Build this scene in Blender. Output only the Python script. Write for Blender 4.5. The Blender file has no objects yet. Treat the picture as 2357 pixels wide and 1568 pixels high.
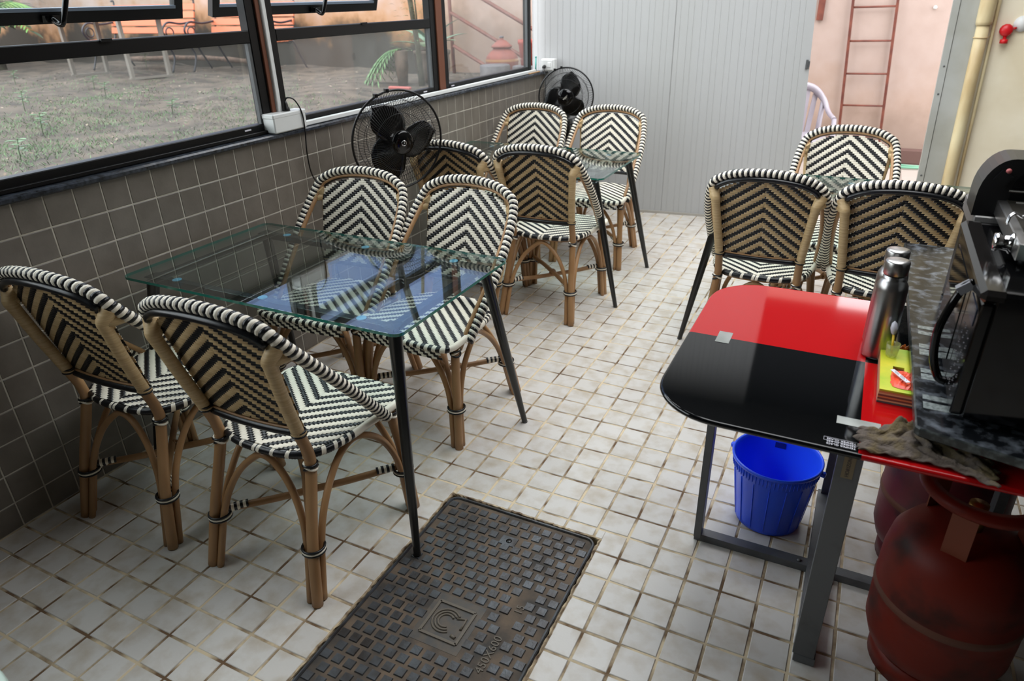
import bpy, math, random
import numpy as np
from mathutils import Vector, Matrix
R_ = random.Random(7)
PI = math.pi
C = bpy.context.scene.collection
S = bpy.context.scene

# ------------------------------------------------------------------ camera
camd = bpy.data.cameras.new('camera'); cam = bpy.data.objects.new('camera', camd); C.objects.link(cam)
right = Vector((0.89616083, 0.44323697, -0.02089857)); up = Vector((-0.18100176, 0.40814863, 0.89479219)); fwd = Vector((-0.4051347, 0.79809503, -0.44599349))
CAM = Vector((2.32461177, -1.09231586, 1.57130843))
M = Matrix((( right.x, up.x, -fwd.x, CAM.x), (right.y, up.y, -fwd.y, CAM.y), (right.z, up.z, -fwd.z, CAM.z), (0, 0, 0, 1)))
cam.matrix_world = M
camd.sensor_width = 36.0; camd.lens = 1582.6/2357*36.0
camd.clip_start = 0.02; camd.clip_end = 200
camd.dof.use_dof = True; camd.dof.focus_distance = 2.3; camd.dof.aperture_fstop = 4.0
S.camera = cam
# ------------------------------------------------------------------ world, light, exposure
S.view_settings.view_transform = 'Standard'; S.view_settings.look = 'None'
S.view_settings.gamma = 1.0; S.view_settings.use_curve_mapping = False
S.view_settings.exposure = 0.66
w = bpy.data.worlds.new('overcast_sky'); S.world = w; w.use_nodes = True
nt = w.node_tree; bg = nt.nodes['Background']
tc = nt.nodes.new('ShaderNodeTexCoord'); sx = nt.nodes.new('ShaderNodeSeparateXYZ'); nt.links.new(tc.outputs['Generated'], sx.inputs[0])
cr = nt.nodes.new('ShaderNodeValToRGB'); nt.links.new(sx.outputs['Z'], cr.inputs[0])
cr.color_ramp.elements[0].position = 0.0; cr.color_ramp.elements[0].color = (0.97, 0.98, 1.0, 1)
cr.color_ramp.elements[1].position = 0.9; cr.color_ramp.elements[1].color = (0.96, 0.98, 1.0, 1)
nt.links.new(cr.outputs[0], bg.inputs['Color']); bg.inputs['Strength'].default_value = 3.6
def portal(loc, rot, sx_, sy_):
    l = bpy.data.lights.new('daylight_opening', 'AREA'); l.shape = 'RECTANGLE'; l.size = sx_; l.size_y = sy_
    l.cycles.is_portal = True
    o = bpy.data.objects.new('daylight_opening', l); C.objects.link(o); o.location = loc; o.rotation_euler = rot
ROOF = 3.1
SKY = [(1.45, 3.1, 0.1, 3.75), (0.25, 1.45, 2.1, 3.75)]      # roof openings x0 x1 y0 y1
for a_ in SKY: portal(((a_[0]+a_[1])/2, (a_[2]+a_[3])/2, ROOF-.01), (0, 0, 0), a_[1]-a_[0], a_[3]-a_[2])
portal((-0.12, 1.3, 1.95), (0, -PI/2, 0), 1.8, 5.6)
portal((2.3, 4.5, 1.05), (-PI/2, 0, 0), .8, 2.1)

# ------------------------------------------------------------------ colour and material helpers
def lin(c):
    f = lambda v: (v/255)/12.92 if v/255 <= .04045 else ((v/255+.055)/1.055)**2.4
    return tuple(f(v) for v in c)
def mat(name, col, rough=.5, metal=0, spec=.5, var=0, vscale=20, col2=None, bump=0, bscale=200, objvar=0, coat=0, stretch=None, lo=.35, hi=.65, detail=4, coords='Object'):
    """col given in sRGB 0-255 (surface colour)"""
    m = bpy.data.materials.new(name); m.use_nodes = True; n = m.node_tree.nodes; l = m.node_tree.links
    p = n['Principled BSDF']; c1 = lin(col)
    p.inputs['Base Color'].default_value = (*c1, 1); p.inputs['Roughness'].default_value = rough
    p.inputs['Metallic'].default_value = metal; p.inputs['Specular IOR Level'].default_value = spec
    p.inputs['Coat Weight'].default_value = coat; p.inputs['Coat Roughness'].default_value = .05
    out = None
    if col2 or bump:
        t = n.new('ShaderNodeTexCoord'); src = t.outputs[coords]
        if stretch:
            mp = n.new('ShaderNodeMapping'); mp.inputs['Scale'].default_value = stretch; l.new(src, mp.inputs[0]); src = mp.outputs[0]
        if objvar:
            oi = n.new('ShaderNodeObjectInfo'); ad = n.new('ShaderNodeVectorMath'); ad.operation = 'ADD'
            cm = n.new('ShaderNodeCombineXYZ'); mm = n.new('ShaderNodeMath'); mm.operation = 'MULTIPLY'; mm.inputs[1].default_value = 57.3
            l.new(oi.outputs['Random'], mm.inputs[0]); l.new(mm.outputs[0], cm.inputs[0]); l.new(mm.outputs[0], cm.inputs[1])
            l.new(src, ad.inputs[0]); l.new(cm.outputs[0], ad.inputs[1]); src = ad.outputs[0]
    if col2:
        no = n.new('ShaderNodeTexNoise'); no.inputs['Scale'].default_value = vscale; no.inputs['Detail'].default_value = detail; l.new(src, no.inputs[0])
        r = n.new('ShaderNodeValToRGB'); r.color_ramp.elements[0].position = lo; r.color_ramp.elements[1].position = hi
        r.color_ramp.elements[0].color = (*c1, 1); r.color_ramp.elements[1].color = (*lin(col2), 1)
        l.new(no.outputs['Fac'], r.inputs[0]); out = r.outputs[0]
    if objvar:
        oi = n.new('ShaderNodeObjectInfo'); mr = n.new('ShaderNodeMapRange'); mr.inputs[3].default_value = 1-objvar; mr.inputs[4].default_value = 1+objvar
        l.new(oi.outputs['Random'], mr.inputs[0]); hs = n.new('ShaderNodeHueSaturation')
        if out: l.new(out, hs.inputs['Color'])
        else: hs.inputs['Color'].default_value = (*c1, 1)
        l.new(mr.outputs[0], hs.inputs['Value']); out = hs.outputs[0]
    if out: l.new(out, p.inputs['Base Color'])
    if bump:
        nb = n.new('ShaderNodeTexNoise'); nb.inputs['Scale'].default_value = bscale; nb.inputs['Detail'].default_value = 3; l.new(src, nb.inputs[0])
        b = n.new('ShaderNodeBump'); b.inputs['Strength'].default_value = bump; b.inputs['Distance'].default_value = .002
        l.new(nb.outputs['Fac'], b.inputs['Height']); l.new(b.outputs[0], p.inputs['Normal'])
    return m
def glass(name, tint, f0=.04, dust=0, dustcol=(.7, .7, .68), rough=0.0, power=5):
    m = bpy.data.materials.new(name); m.use_nodes = True; n = m.node_tree.nodes; l = m.node_tree.links
    n.clear(); o = n.new('ShaderNodeOutputMaterial'); tr = n.new('ShaderNodeBsdfTransparent'); tr.inputs[0].default_value = (*tint, 1)
    g = n.new('ShaderNodeBsdfGlossy'); g.inputs['Roughness'].default_value = rough
    lw = n.new('ShaderNodeLayerWeight'); lw.inputs[0].default_value = .5
    pw = n.new('ShaderNodeMath'); pw.operation = 'POWER'; pw.inputs[1].default_value = power; l.new(lw.outputs['Facing'], pw.inputs[0])
    ma = n.new('ShaderNodeMath'); ma.operation = 'MULTIPLY_ADD'; ma.inputs[1].default_value = 1-f0; ma.inputs[2].default_value = f0; l.new(pw.outputs[0], ma.inputs[0])
    mx = n.new('ShaderNodeMixShader'); l.new(ma.outputs[0], mx.inputs[0]); l.new(tr.outputs[0], mx.inputs[1]); l.new(g.outputs[0], mx.inputs[2])
    last = mx.outputs[0]
    if dust:
        d = n.new('ShaderNodeBsdfDiffuse'); d.inputs[0].default_value = (*dustcol, 1); tl = n.new('ShaderNodeBsdfTranslucent'); tl.inputs[0].default_value = (*dustcol, 1)
        a = n.new('ShaderNodeMixShader'); a.inputs[0].default_value = .5; l.new(d.outputs[0], a.inputs[1]); l.new(tl.outputs[0], a.inputs[2])
        t = n.new('ShaderNodeTexCoord'); no = n.new('ShaderNodeTexNoise'); no.inputs['Scale'].default_value = 6; no.inputs['Detail'].default_value = 8; l.new(t.outputs['Object'], no.inputs[0])
        mr = n.new('ShaderNodeMapRange'); mr.inputs[1].default_value = .3; mr.inputs[2].default_value = .75; mr.inputs[3].default_value = dust*.4; mr.inputs[4].default_value = dust*1.8; l.new(no.outputs['Fac'], mr.inputs[0])
        m2 = n.new('ShaderNodeMixShader'); l.new(mr.outputs[0], m2.inputs[0]); l.new(last, m2.inputs[1]); l.new(a.outputs[0], m2.inputs[2]); last = m2.outputs[0]
    l.new(last, o.inputs[0]); return m

# ------------------------------------------------------------------ mesh helpers
class MB:
    def __init__(s): s.v = []; s.f = []; s.m = []; s.sm = []
    def add(s, vs, fs, mi=0, smooth=False):
        b = len(s.v); s.v += [tuple(v) for v in vs]
        for f in fs: s.f.append(tuple(i+b for i in f)); s.m.append(mi); s.sm.append(smooth)
        return s
    def box(s, x0, x1, y0, y1, z0, z1, mi=0, bev=0):
        if bev <= 0:
            vs = [(x, y, z) for z in (z0, z1) for y in (y0, y1) for x in (x0, x1)]
            return s.add(vs, [(0, 2, 3, 1), (4, 5, 7, 6), (0, 1, 5, 4), (2, 6, 7, 3), (0, 4, 6, 2), (1, 3, 7, 5)], mi)
        b = bev; X = (x0, x0+b, x1-b, x1); Y = (y0, y0+b, y1-b, y1)
        def ring(ix, z): # octagon
            a, bb, c, d = X; e, f, g, h = Y
            if ix: return [(a, f, z), (bb, e, z), (c, e, z), (d, f, z), (d, g, z), (c, h, z), (bb, h, z), (a, g, z)]
            return [(bb, f, z), (bb, f, z), (c, f, z), (c, f, z), (c, g, z), (c, g, z), (bb, g, z), (bb, g, z)]
        vs = ring(0, z0)+ring(1, z0+b)+ring(1, z1-b)+ring(0, z1)
        fs = []
        for k in range(3):
            for i in range(8):
                j = (i+1) % 8; q = [k*8+i, k*8+j, (k+1)*8+j, (k+1)*8+i]
                if k == 0 and i % 2 == 0: q = [k*8+i, (k+1)*8+j, (k+1)*8+i]
                if k == 2 and i % 2 == 0: q = [k*8+i, k*8+j, (k+1)*8+i]
                fs.append(q)
        fs.append((7, 5, 3, 1)); fs.append((24, 26, 28, 30))
        return s.add(vs, fs, mi)
    def obox(s, c, ax, ay, az, mi=0):   # oriented box centre + half vectors
        c = Vector(c); ax = Vector(ax); ay = Vector(ay); az = Vector(az)
        vs = [c+x*ax+y*ay+z*az for z in (-1, 1) for y in (-1, 1) for x in (-1, 1)]
        return s.add(vs, [(0, 2, 3, 1), (4, 5, 7, 6), (0, 1, 5, 4), (2, 6, 7, 3), (0, 4, 6, 2), (1, 3, 7, 5)], mi)
    def bar(s, a, b, wx, wz, mi=0, upv=(0, 0, 1)):
        a = Vector(a); b = Vector(b); d = (b-a); h = d/2; d.normalize(); u = Vector(upv)
        r = d.cross(u)
        if r.length < 1e-4: r = d.cross(Vector((0, 1, 0)))
        r.normalize(); u = r.cross(d)
        return s.obox((a+b)/2, r*wx/2, h, u*wz/2, mi)
    def tube(s, pts, r, n=8, mi=0, cap=True, closed=False, slant=0, matf=None, smooth=True):
        P = [Vector(p) for p in pts]; N = len(P); rr = r if callable(r) else (lambda i: r) if not isinstance(r, (list, tuple)) else (lambda i: r[i])
        T = []
        for i in range(N):
            if closed: t = P[(i+1) % N]-P[i-1]
            else: t = P[min(i+1, N-1)]-P[max(i-1, 0)]
            T.append(t.normalized())
        u = T[0].orthogonal().normalized()
        vs = []
        for i in range(N):
            u = (u-T[i]*u.dot(T[i])).normalized(); v = T[i].cross(u)
            for k in range(n):
                a = 2*PI*k/n
                vs.append(P[i]+(u*math.cos(a)+v*math.sin(a))*rr(i)+T[i]*slant*math.cos(a))
        b = len(s.v); s.v += [tuple(x) for x in vs]
        for i in range(N if closed else N-1):
            j = (i+1) % N; mm = matf(i) if matf else mi
            for k in range(n):
                q = (k+1) % n; s.f.append((b+i*n+k, b+i*n+q, b+j*n+q, b+j*n+k)); s.m.append(mm); s.sm.append(smooth)
        if cap and not closed:
            s.f.append(tuple(b+k for k in range(n))[::-1]); s.m.append(matf(0) if matf else mi); s.sm.append(False)
            s.f.append(tuple(b+(N-1)*n+k for k in range(n))); s.m.append(matf(N-2) if matf else mi); s.sm.append(False)
        return s
    def ring(s, c, r, tr, axis=(0, 0, 1), n=24, m=6, mi=0, ex=1, ey=1):
        a = Vector(axis).normalized(); u = a.orthogonal().normalized(); v = a.cross(u); c = Vector(c)
        return s.tube([c+u*r*ex*math.cos(2*PI*i/n)+v*r*ey*math.sin(2*PI*i/n) for i in range(n)], tr, m, mi, closed=True)
    def lathe(s, prof, c=(0, 0, 0), n=32, mi=0, axis=None, smooth=True, matf=None, cap=True):
        c = Vector(c)
        if axis: a = Vector(axis).normalized(); u = a.orthogonal().normalized(); v = a.cross(u)
        else: a = Vector((0, 0, 1)); u = Vector((1, 0, 0)); v = Vector((0, 1, 0))
        vs = []; 
        for r, z in prof:
            for k in range(n):
                t = 2*PI*k/n; vs.append(c+a*z+(u*math.cos(t)+v*math.sin(t))*r)
        b = len(s.v); s.v += [tuple(x) for x in vs]
        for i in range(len(prof)-1):
            for k in range(n):
                q = (k+1) % n; s.f.append((b+i*n+k, b+i*n+q, b+(i+1)*n+q, b+(i+1)*n+k)); s.m.append(matf(i) if matf else mi); s.sm.append(smooth)
        if cap:
            if prof[0][0] > 1e-5: s.f.append(tuple(b+k for k in range(n))[::-1]); s.m.append(matf(0) if matf else mi); s.sm.append(False)
            if prof[-1][0] > 1e-5: s.f.append(tuple(b+(len(prof)-1)*n+k for k in range(n))); s.m.append(matf(len(prof)-2) if matf else mi); s.sm.append(False)
        return s
    def prism(s, poly, z0, z1, mi=0, side=None, bev=0):
        n = len(poly); side = mi if side is None else side
        c = Vector((sum(p[0] for p in poly)/n, sum(p[1] for p in poly)/n))
        def inset(d):
            out = []
            for i in range(n):
                a = Vector(poly[i-1]); p = Vector(poly[i]); q = Vector(poly[(i+1) % n])
                e1 = (p-a).normalized(); e2 = (q-p).normalized(); nn = Vector((-(e1+e2).y, (e1+e2).x))
                nn.normalize(); out.append(p+nn*d)
            return out
        if bev: L = [(inset(bev), z0), (poly, z0+bev), (poly, z1-bev), (inset(bev), z1)]
        else: L = [(poly, z0), (poly, z1)]
        vs = [(p[0], p[1], z) for pl, z in L for p in pl]; b = len(s.v); s.v += vs
        for k in range(len(L)-1):
            for i in range(n):
                j = (i+1) % n; s.f.append((b+k*n+i, b+k*n+j, b+(k+1)*n+j, b+(k+1)*n+i)); s.m.append(side); s.sm.append(False)
        s.f.append(tuple(b+i for i in range(n))[::-1]); s.m.append(mi); s.sm.append(False)
        s.f.append(tuple(b+(len(L)-1)*n+i for i in range(n))); s.m.append(mi); s.sm.append(False)
        return s
    def grid(s, fn, nu, nv, mi=0, smooth=True, closeu=False):
        vs = [fn(i/(nu), j/(nv)) for i in range(nu+1) for j in range(nv+1)]
        return s.add(vs, [(i*(nv+1)+j, (i+1)*(nv+1)+j, (i+1)*(nv+1)+j+1, i*(nv+1)+j+1) for i in range(nu) for j in range(nv)], mi, smooth)
    def mesh(s, name, mats):
        me = bpy.data.meshes.new(name); me.from_pydata(s.v, [], s.f)
        for m in (mats if isinstance(mats, (list, tuple)) else [mats]): me.materials.append(m)
        me.polygons.foreach_set('material_index', s.m); me.polygons.foreach_set('use_smooth', s.sm); me.update(); return me
    def build(s, name, mats, parent=None, label=None, **kw):
        return link(name, s.mesh(name, mats), parent, label, **kw)
def link(name, me, parent=None, label=None, loc=None, kind=None, cat=None, group=None):
    o = bpy.data.objects.new(name, me); C.objects.link(o)
    if parent: o.parent = parent
    if loc: o.location = loc
    if label: o['label'] = label
    if cat: o['category'] = cat
    if group: o['group'] = group
    if kind: o['kind'] = kind
    return o
def thing(name, label, cat, loc=(0, 0, 0), rz=0, group=None, kind=None):
    o = bpy.data.objects.new(name, None); C.objects.link(o); o.location = loc; o.rotation_euler = (0, 0, rz); o.empty_display_size = .1
    if label: o['label'] = label
    if cat: o['category'] = cat
    if group: o['group'] = group
    if kind: o['kind'] = kind
    return o
def catmull(K, per=10, closed=False):
    K = [Vector(k) for k in K]
    if closed: P = [K[-1]]+K+[K[0], K[1]]
    else: P = [K[0]*2-K[1]]+K+[K[-1]*2-K[-2]]
    out = []
    for i in range(1, len(P)-2):
        a, b, c, d = P[i-1:i+3]
        for q in range(per):
            t = q/per; out.append(.5*((2*b)+(c-a)*t+(2*a-5*b+4*c-d)*t*t+(3*b-a-3*c+d)*t**3))
    if not closed: out.append(K[-1])
    return out
def resample(P, step):
    d = [0]
    for i in range(1, len(P)): d.append(d[-1]+(P[i]-P[i-1]).length)
    n = max(2, int(round(d[-1]/step))); out = []; j = 0
    for k in range(n+1):
        t = d[-1]*k/n
        while j < len(P)-2 and d[j+1] < t: j += 1
        u = (t-d[j])/max(1e-9, d[j+1]-d[j]); out.append(P[j].lerp(P[j+1], min(1, u)))
    return out
def text_mesh(txt, size, depth=.0004):
    cu = bpy.data.curves.new('lettering', 'FONT'); cu.body = txt; cu.size = size; cu.extrude = depth; cu.align_x = 'CENTER'; cu.align_y = 'CENTER'; cu.resolution_u = 3
    o = bpy.data.objects.new('lettering', cu); C.objects.link(o)
    dg = bpy.context.evaluated_depsgraph_get(); me = bpy.data.meshes.new_from_object(o.evaluated_get(dg))
    bpy.data.objects.remove(o); return me

# ------------------------------------------------------------------ materials
M_tile = mat('glazed_floor_tile', (204, 200, 194), .36, col2=(172, 157, 134), vscale=14, objvar=.06, lo=.44, hi=.86, bump=.12, bscale=160, detail=9)
M_grout = mat('dirty_grout', (214, 196, 164), .9, col2=(104, 80, 56), vscale=9, lo=.42, hi=.62, bump=.3, bscale=90)
M_wtile = mat('taupe_wall_tile', (118, 111, 102), .38, col2=(108, 101, 92), vscale=14, objvar=.05, bump=.15, bscale=130)
M_wgrout = mat('pale_wall_grout', (204, 199, 186), .9, col2=(178, 172, 158), vscale=12)
M_granite_sill = mat('black_granite', (30, 32, 36), .25, col2=(64, 70, 80), vscale=60)
M_plaster = mat('cream_plaster', (240, 230, 206), .9, col2=(226, 213, 184), vscale=3, bump=.25, bscale=60)
M_ceiling = mat('grey_roof_sheet', (70, 72, 74), .7)
M_dim = mat('back_wall_paint', (70, 67, 62), .9, col2=(60, 57, 53), vscale=2)
M_panel = mat('white_steel_panel', (184, 185, 186), .35, col2=(178, 179, 178), vscale=1.5, stretch=(1, 1, .15))
M_jamb = mat('grey_panel_edge', (176, 178, 174), .5, col2=(160, 160, 152), vscale=4)
M_black = mat('black_window_frame', (8, 8, 9), .45, spec=.3)
M_brown = mat('brown_painted_steel', (108, 62, 40), .55)
M_white = mat('white_plastic', (226, 228, 226), .4)
M_pvc = mat('cream_pipe', (222, 208, 168), .45, col2=(186, 158, 110), vscale=5, stretch=(1, 1, .4))
M_blackpl = mat('black_plastic', (14, 14, 15), .32)
M_blackgl = mat('glossy_black', (9, 9, 10), .08)
M_steelblk = mat('black_table_leg', (16, 18, 18), .3, coat=.3)
M_gedge = mat('green_glass_edge', (30, 112, 100), .12, coat=.5)
M_gtop = glass('clear_green_glass', (.84, .92, .91), f0=.08, power=3.6)
M_pane = glass('dusty_window_pane', (.93, .95, .95), f0=.04, dust=.035)
M_pane2 = glass('sash_window_pane', (.90, .94, .95), f0=.05, dust=.04)
M_rattan = mat('honey_rattan', (176, 136, 94), .42, col2=(138, 100, 62), vscale=9, stretch=(1, 1, .25), objvar=.08, lo=.3, hi=.75)
M_cream = mat('cream_strand', (248, 240, 222), .38, objvar=.03)
M_bstrand = mat('black_strand', (20, 21, 24), .3)
M_tan = mat('beige_wrap', (206, 180, 136), .45, col2=(186, 156, 112), vscale=200, stretch=(.1, .1, 1))
M_red = mat('red_glass', (176, 16, 19), .06, spec=.4)
M_tblack = mat('black_glass', (9, 10, 11), .05)
M_mirror = mat('brushed_mirror', (205, 208, 204), .22, metal=1, col2=(160, 165, 160), vscale=8)
M_greyst = mat('grey_steel_tube', (92, 94, 96), .42, metal=.2, col2=(74, 75, 76), vscale=14, lo=.5, hi=.75)
M_steel = mat('brushed_steel', (176, 174, 172), .30, metal=1, bump=.05, bscale=400, stretch=(1, 1, .05))
M_chrome = mat('chrome', (222, 222, 222), .07, metal=1)
M_blue = mat('blue_bucket_plastic', (40, 92, 255), .32, coat=.1)
M_iron = mat('cast_iron', (80, 84, 88), .36, col2=(54, 50, 48), vscale=16, bump=.4, bscale=120, metal=.2)
M_iron2 = mat('dull_iron', (66, 64, 62), .55, col2=(84, 74, 62), vscale=30)
M_dirt = mat('rusty_dirt', (104, 88, 72), .85, col2=(58, 54, 50), vscale=10, bump=.5, bscale=60)
M_letter = mat('cast_letter_iron', (96, 88, 76), .6)
M_cyl = mat('red_cylinder_paint', (104, 28, 14), .5, spec=.25, col2=(50, 20, 14), vscale=7, lo=.50, hi=.68)
M_cyl2 = mat('maroon_cylinder_paint', (92, 24, 34), .5, col2=(46, 22, 24), vscale=8, lo=.5, hi=.7)
M_stay = mat('orange_brown_stay', (112, 50, 24), .6)
M_slab = mat('speckled_granite', (20, 22, 25), .16, col2=(116, 122, 130), vscale=30, lo=.48, hi=.78, detail=8)
M_reflband = mat('pale_reflection', (150, 158, 156), .12, col2=(96, 102, 102), vscale=110, lo=.4, hi=.7)  # pale colour for the reflected bands drawn on the slab
M_slabedge = mat('granite_edge', (34, 38, 38), .3, col2=(92, 98, 96), vscale=60, lo=.45, hi=.75)
M_soil = mat('garden_soil', (84, 74, 64), .95, col2=(48, 42, 36), vscale=5, bump=1, bscale=26, lo=.36, hi=.66, detail=14)
M_grass = mat('grass_blade', (72, 104, 58), .6, col2=(86, 114, 72), vscale=3)
M_litter = mat('dry_leaf', (111, 94, 76), .8, objvar=.3)
M_leaf = mat('green_leaf', (57, 94, 45), .42, col2=(82, 118, 65), vscale=6)
M_leaf2 = mat('variegated_leaf', (111, 136, 116), .35, col2=(62, 97, 66), vscale=12)
M_fern = mat('fern_leaf', (54, 108, 47), .5, col2=(111, 145, 59), vscale=7)
M_trunk = mat('dark_trunk', (58, 56, 46), .9, col2=(78, 76, 62), vscale=20, bump=.5, bscale=50)
M_bark = mat('pale_log', (111, 91, 79), .9, col2=(82, 68, 60), vscale=20, bump=.4, bscale=40)
M_bench = mat('orange_bench_wood', (172, 96, 64), .5, objvar=.1)
M_wrought = mat('wrought_iron', (35, 37, 45), .4)
M_galv = mat('pale_table_frame', (111, 106, 99), .5)
M_terra = mat('terracotta', (130, 72, 62), .75, col2=(115, 62, 54), vscale=12)
M_terra2 = mat('grey_brown_pot', (100, 85, 74), .85, col2=(76, 66, 57), vscale=12, bump=.4, bscale=50)
M_ochre = mat('ochre_band', (145, 105, 68), .8)
M_stone = mat('grey_stone', (97, 93, 96), .8, col2=(82, 78, 81), vscale=20)
M_rust = mat('rust_paint', (108, 62, 51), .6, col2=(88, 48, 39), vscale=14)
M_rust2 = mat('rust_ladder_paint', (111, 57, 42), .6, col2=(85, 39, 29), vscale=12)
M_pink = mat('pale_pink_tile', (164, 152, 145), .6, objvar=.04)
M_pinkgrout = mat('pink_grout', (124, 111, 103), .9)
M_chairpl = mat('lilac_white_plastic', (152, 145, 155), .35)
M_curb = mat('brown_curb', (94, 68, 62), .8)
M_hose = mat('mint_hose', (97, 148, 122), .4)
M_redpl = mat('red_plastic', (206, 26, 34), .35)
M_towel = mat('grey_brown_towel', (92, 82, 74), .95, col2=(104, 90, 62), vscale=26, bump=1, bscale=260, lo=.45, hi=.62)
M_yel = mat('yellow_green_card', (226, 214, 60), .45, col2=(150, 190, 40), vscale=7)
M_or1 = mat('orange_card', (214, 140, 92), .5); M_or2 = mat('brown_card', (126, 78, 70), .5); M_or3 = mat('peach_card', (222, 184, 140), .5)
M_packet = mat('orange_red_foil', (236, 66, 34), .28, col2=(244, 96, 60), vscale=30)
M_honey = mat('amber_pouch', (150, 74, 18), .12, coat=.6, col2=(190, 110, 40), vscale=24)
M_paper = mat('white_label', (226, 224, 232), .6)
M_ink = mat('dark_ink', (50, 50, 60), .7)
M_moss = mat('mossy_dark', (84, 84, 70), .95)

# garden wall: pale pink plaster, ochre stain, mossy base -- real stains by height and noise
def wall_garden_mat():
    m = bpy.data.materials.new('weathered_pink_plaster'); m.use_nodes = True; n = m.node_tree.nodes; l = m.node_tree.links; p = n['Principled BSDF']; p.inputs['Roughness'].default_value = .95
    t = n.new('ShaderNodeTexCoord'); sp = n.new('ShaderNodeSeparateXYZ'); l.new(t.outputs['Object'], sp.inputs[0])
    no = n.new('ShaderNodeTexNoise'); no.inputs['Scale'].default_value = 1.6; no.inputs['Detail'].default_value = 10; l.new(t.outputs['Object'], no.inputs[0])
    no2 = n.new('ShaderNodeTexNoise'); no2.inputs['Scale'].default_value = 7; no2.inputs['Detail'].default_value = 9; l.new(t.outputs['Object'], no2.inputs[0])
    def ramp(a, b):
        r = n.new('ShaderNodeMapRange'); r.inputs[1].default_value = a; r.inputs[2].default_value = b; r.inputs[3].default_value = 1; r.inputs[4].default_value = 0; r.interpolation_type = 'SMOOTHSTEP'; return r
    def mth(op, a, b):
        k = n.new('ShaderNodeMath'); k.operation = op
        for i, x in enumerate((a, b)):
            if isinstance(x, (int, float)): k.inputs[i].default_value = x
            else: l.new(x, k.inputs[i])
        return k.outputs[0]
    # garden-side ground is at z .75, courtyard side (x > 0) at z 0
    side = n.new('ShaderNodeMapRange'); side.inputs[1].default_value = -.6; side.inputs[2].default_value = .2; side.inputs[3].default_value = .75; side.inputs[4].default_value = -.12; l.new(sp.outputs['X'], side.inputs[0])
    h = mth('SUBTRACT', sp.outputs['Z'], side.outputs[0])
    hn = mth('SUBTRACT', h, mth('MULTIPLY', mth('SUBTRACT', no.outputs['Fac'], .5), 1.3))
    hn = mth('SUBTRACT', hn, mth('MULTIPLY', mth('SUBTRACT', no2.outputs['Fac'], .5), .35))
    left = n.new('ShaderNodeMapRange'); left.inputs[1].default_value = -2.9; left.inputs[2].default_value = -2.2; left.inputs[3].default_value = 1; left.inputs[4].default_value = .22; l.new(sp.outputs['X'], left.inputs[0])
    r1 = ramp(.5, 1.15); l.new(hn, r1.inputs[0]); r2 = ramp(.34, .72); l.new(hn, r2.inputs[0])
    def mix(f, a, b):
        x = n.new('ShaderNodeMix'); x.data_type = 'RGBA'
        l.new(f, x.inputs[0])
        for i, c in ((6, a), (7, b)):
            if isinstance(c, tuple): x.inputs[i].default_value = (*lin(c), 1)
            else: l.new(c, x.inputs[i])
        return x.outputs[2]
    base = mix(no2.outputs['Fac'], (168, 150, 142), (154, 134, 125))
    c = mix(mth('MULTIPLY', r1.outputs[0], mth('MULTIPLY', left.outputs[0], .9)), base, (150, 110, 70))
    c = mix(mth('MULTIPLY', r2.outputs[0], left.outputs[0]), c, (50, 46, 40))
    l.new(c, p.inputs['Base Color'])
    b = n.new('ShaderNodeBump'); b.inputs['Strength'].default_value = .4; b.inputs['Distance'].default_value = .01; l.new(no2.outputs['Fac'], b.inputs['Height']); l.new(b.outputs[0], p.inputs['Normal'])
    return m
M_gwall = wall_garden_mat()

def inview(p, mx=.06):
    d = Vector(p)-CAM; z = d.dot(fwd)
    if z < .1: return False
    return abs(d.dot(right)/z) < (1178.5/1582.6+mx) and abs(d.dot(up)/z) < (784/1582.6+mx)

# ================================================================== SETTING
# ---- floor: grout bed, near tiles as single pieces, far ones joined
X0, TX, Y0, TY = 0.006, 0.10393, -0.3197, 0.10111
MX0, MX1, MY0, MY1 = 1.243, 1.797, -0.44, 0.545     # manhole opening
fl = MB(); fl.box(0, 3.4, -2.5, MY0, -.08, -.0022); fl.box(0, MX0, MY0, MY1, -.08, -.0022); fl.box(MX1, 3.4, MY0, MY1, -.08, -.0022); fl.box(0, 3.4, MY1, 4.5, -.08, -.0022); fl.box(MX0, MX1, MY0, MY1, -.08, -.03)
floor = fl.build('floor', M_grout, None, kind='structure')
def tile_mb(m, x0, x1, y0, y1, z):
    b = .0018; t = [R_.uniform(-.0006, .0006) for _ in range(4)]
    vs = [(x0, y0, -.006), (x1, y0, -.006), (x1, y1, -.006), (x0, y1, -.006), (x0, y0, z-.0015), (x1, y0, z-.0015), (x1, y1, z-.0015), (x0, y1, z-.0015),
          (x0+b, y0+b, z+t[0]), (x1-b, y0+b, z+t[1]), (x1-b, y1-b, z+t[2]), (x0+b, y1-b, z+t[3])]
    m.add(vs, [(0, 1, 5, 4), (1, 2, 6, 5), (2, 3, 7, 6), (3, 0, 4, 7), (4, 5, 9, 8), (5, 6, 10, 9), (6, 7, 11, 10), (7, 4, 8, 11), (8, 9, 10, 11)])
tiles = []
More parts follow.
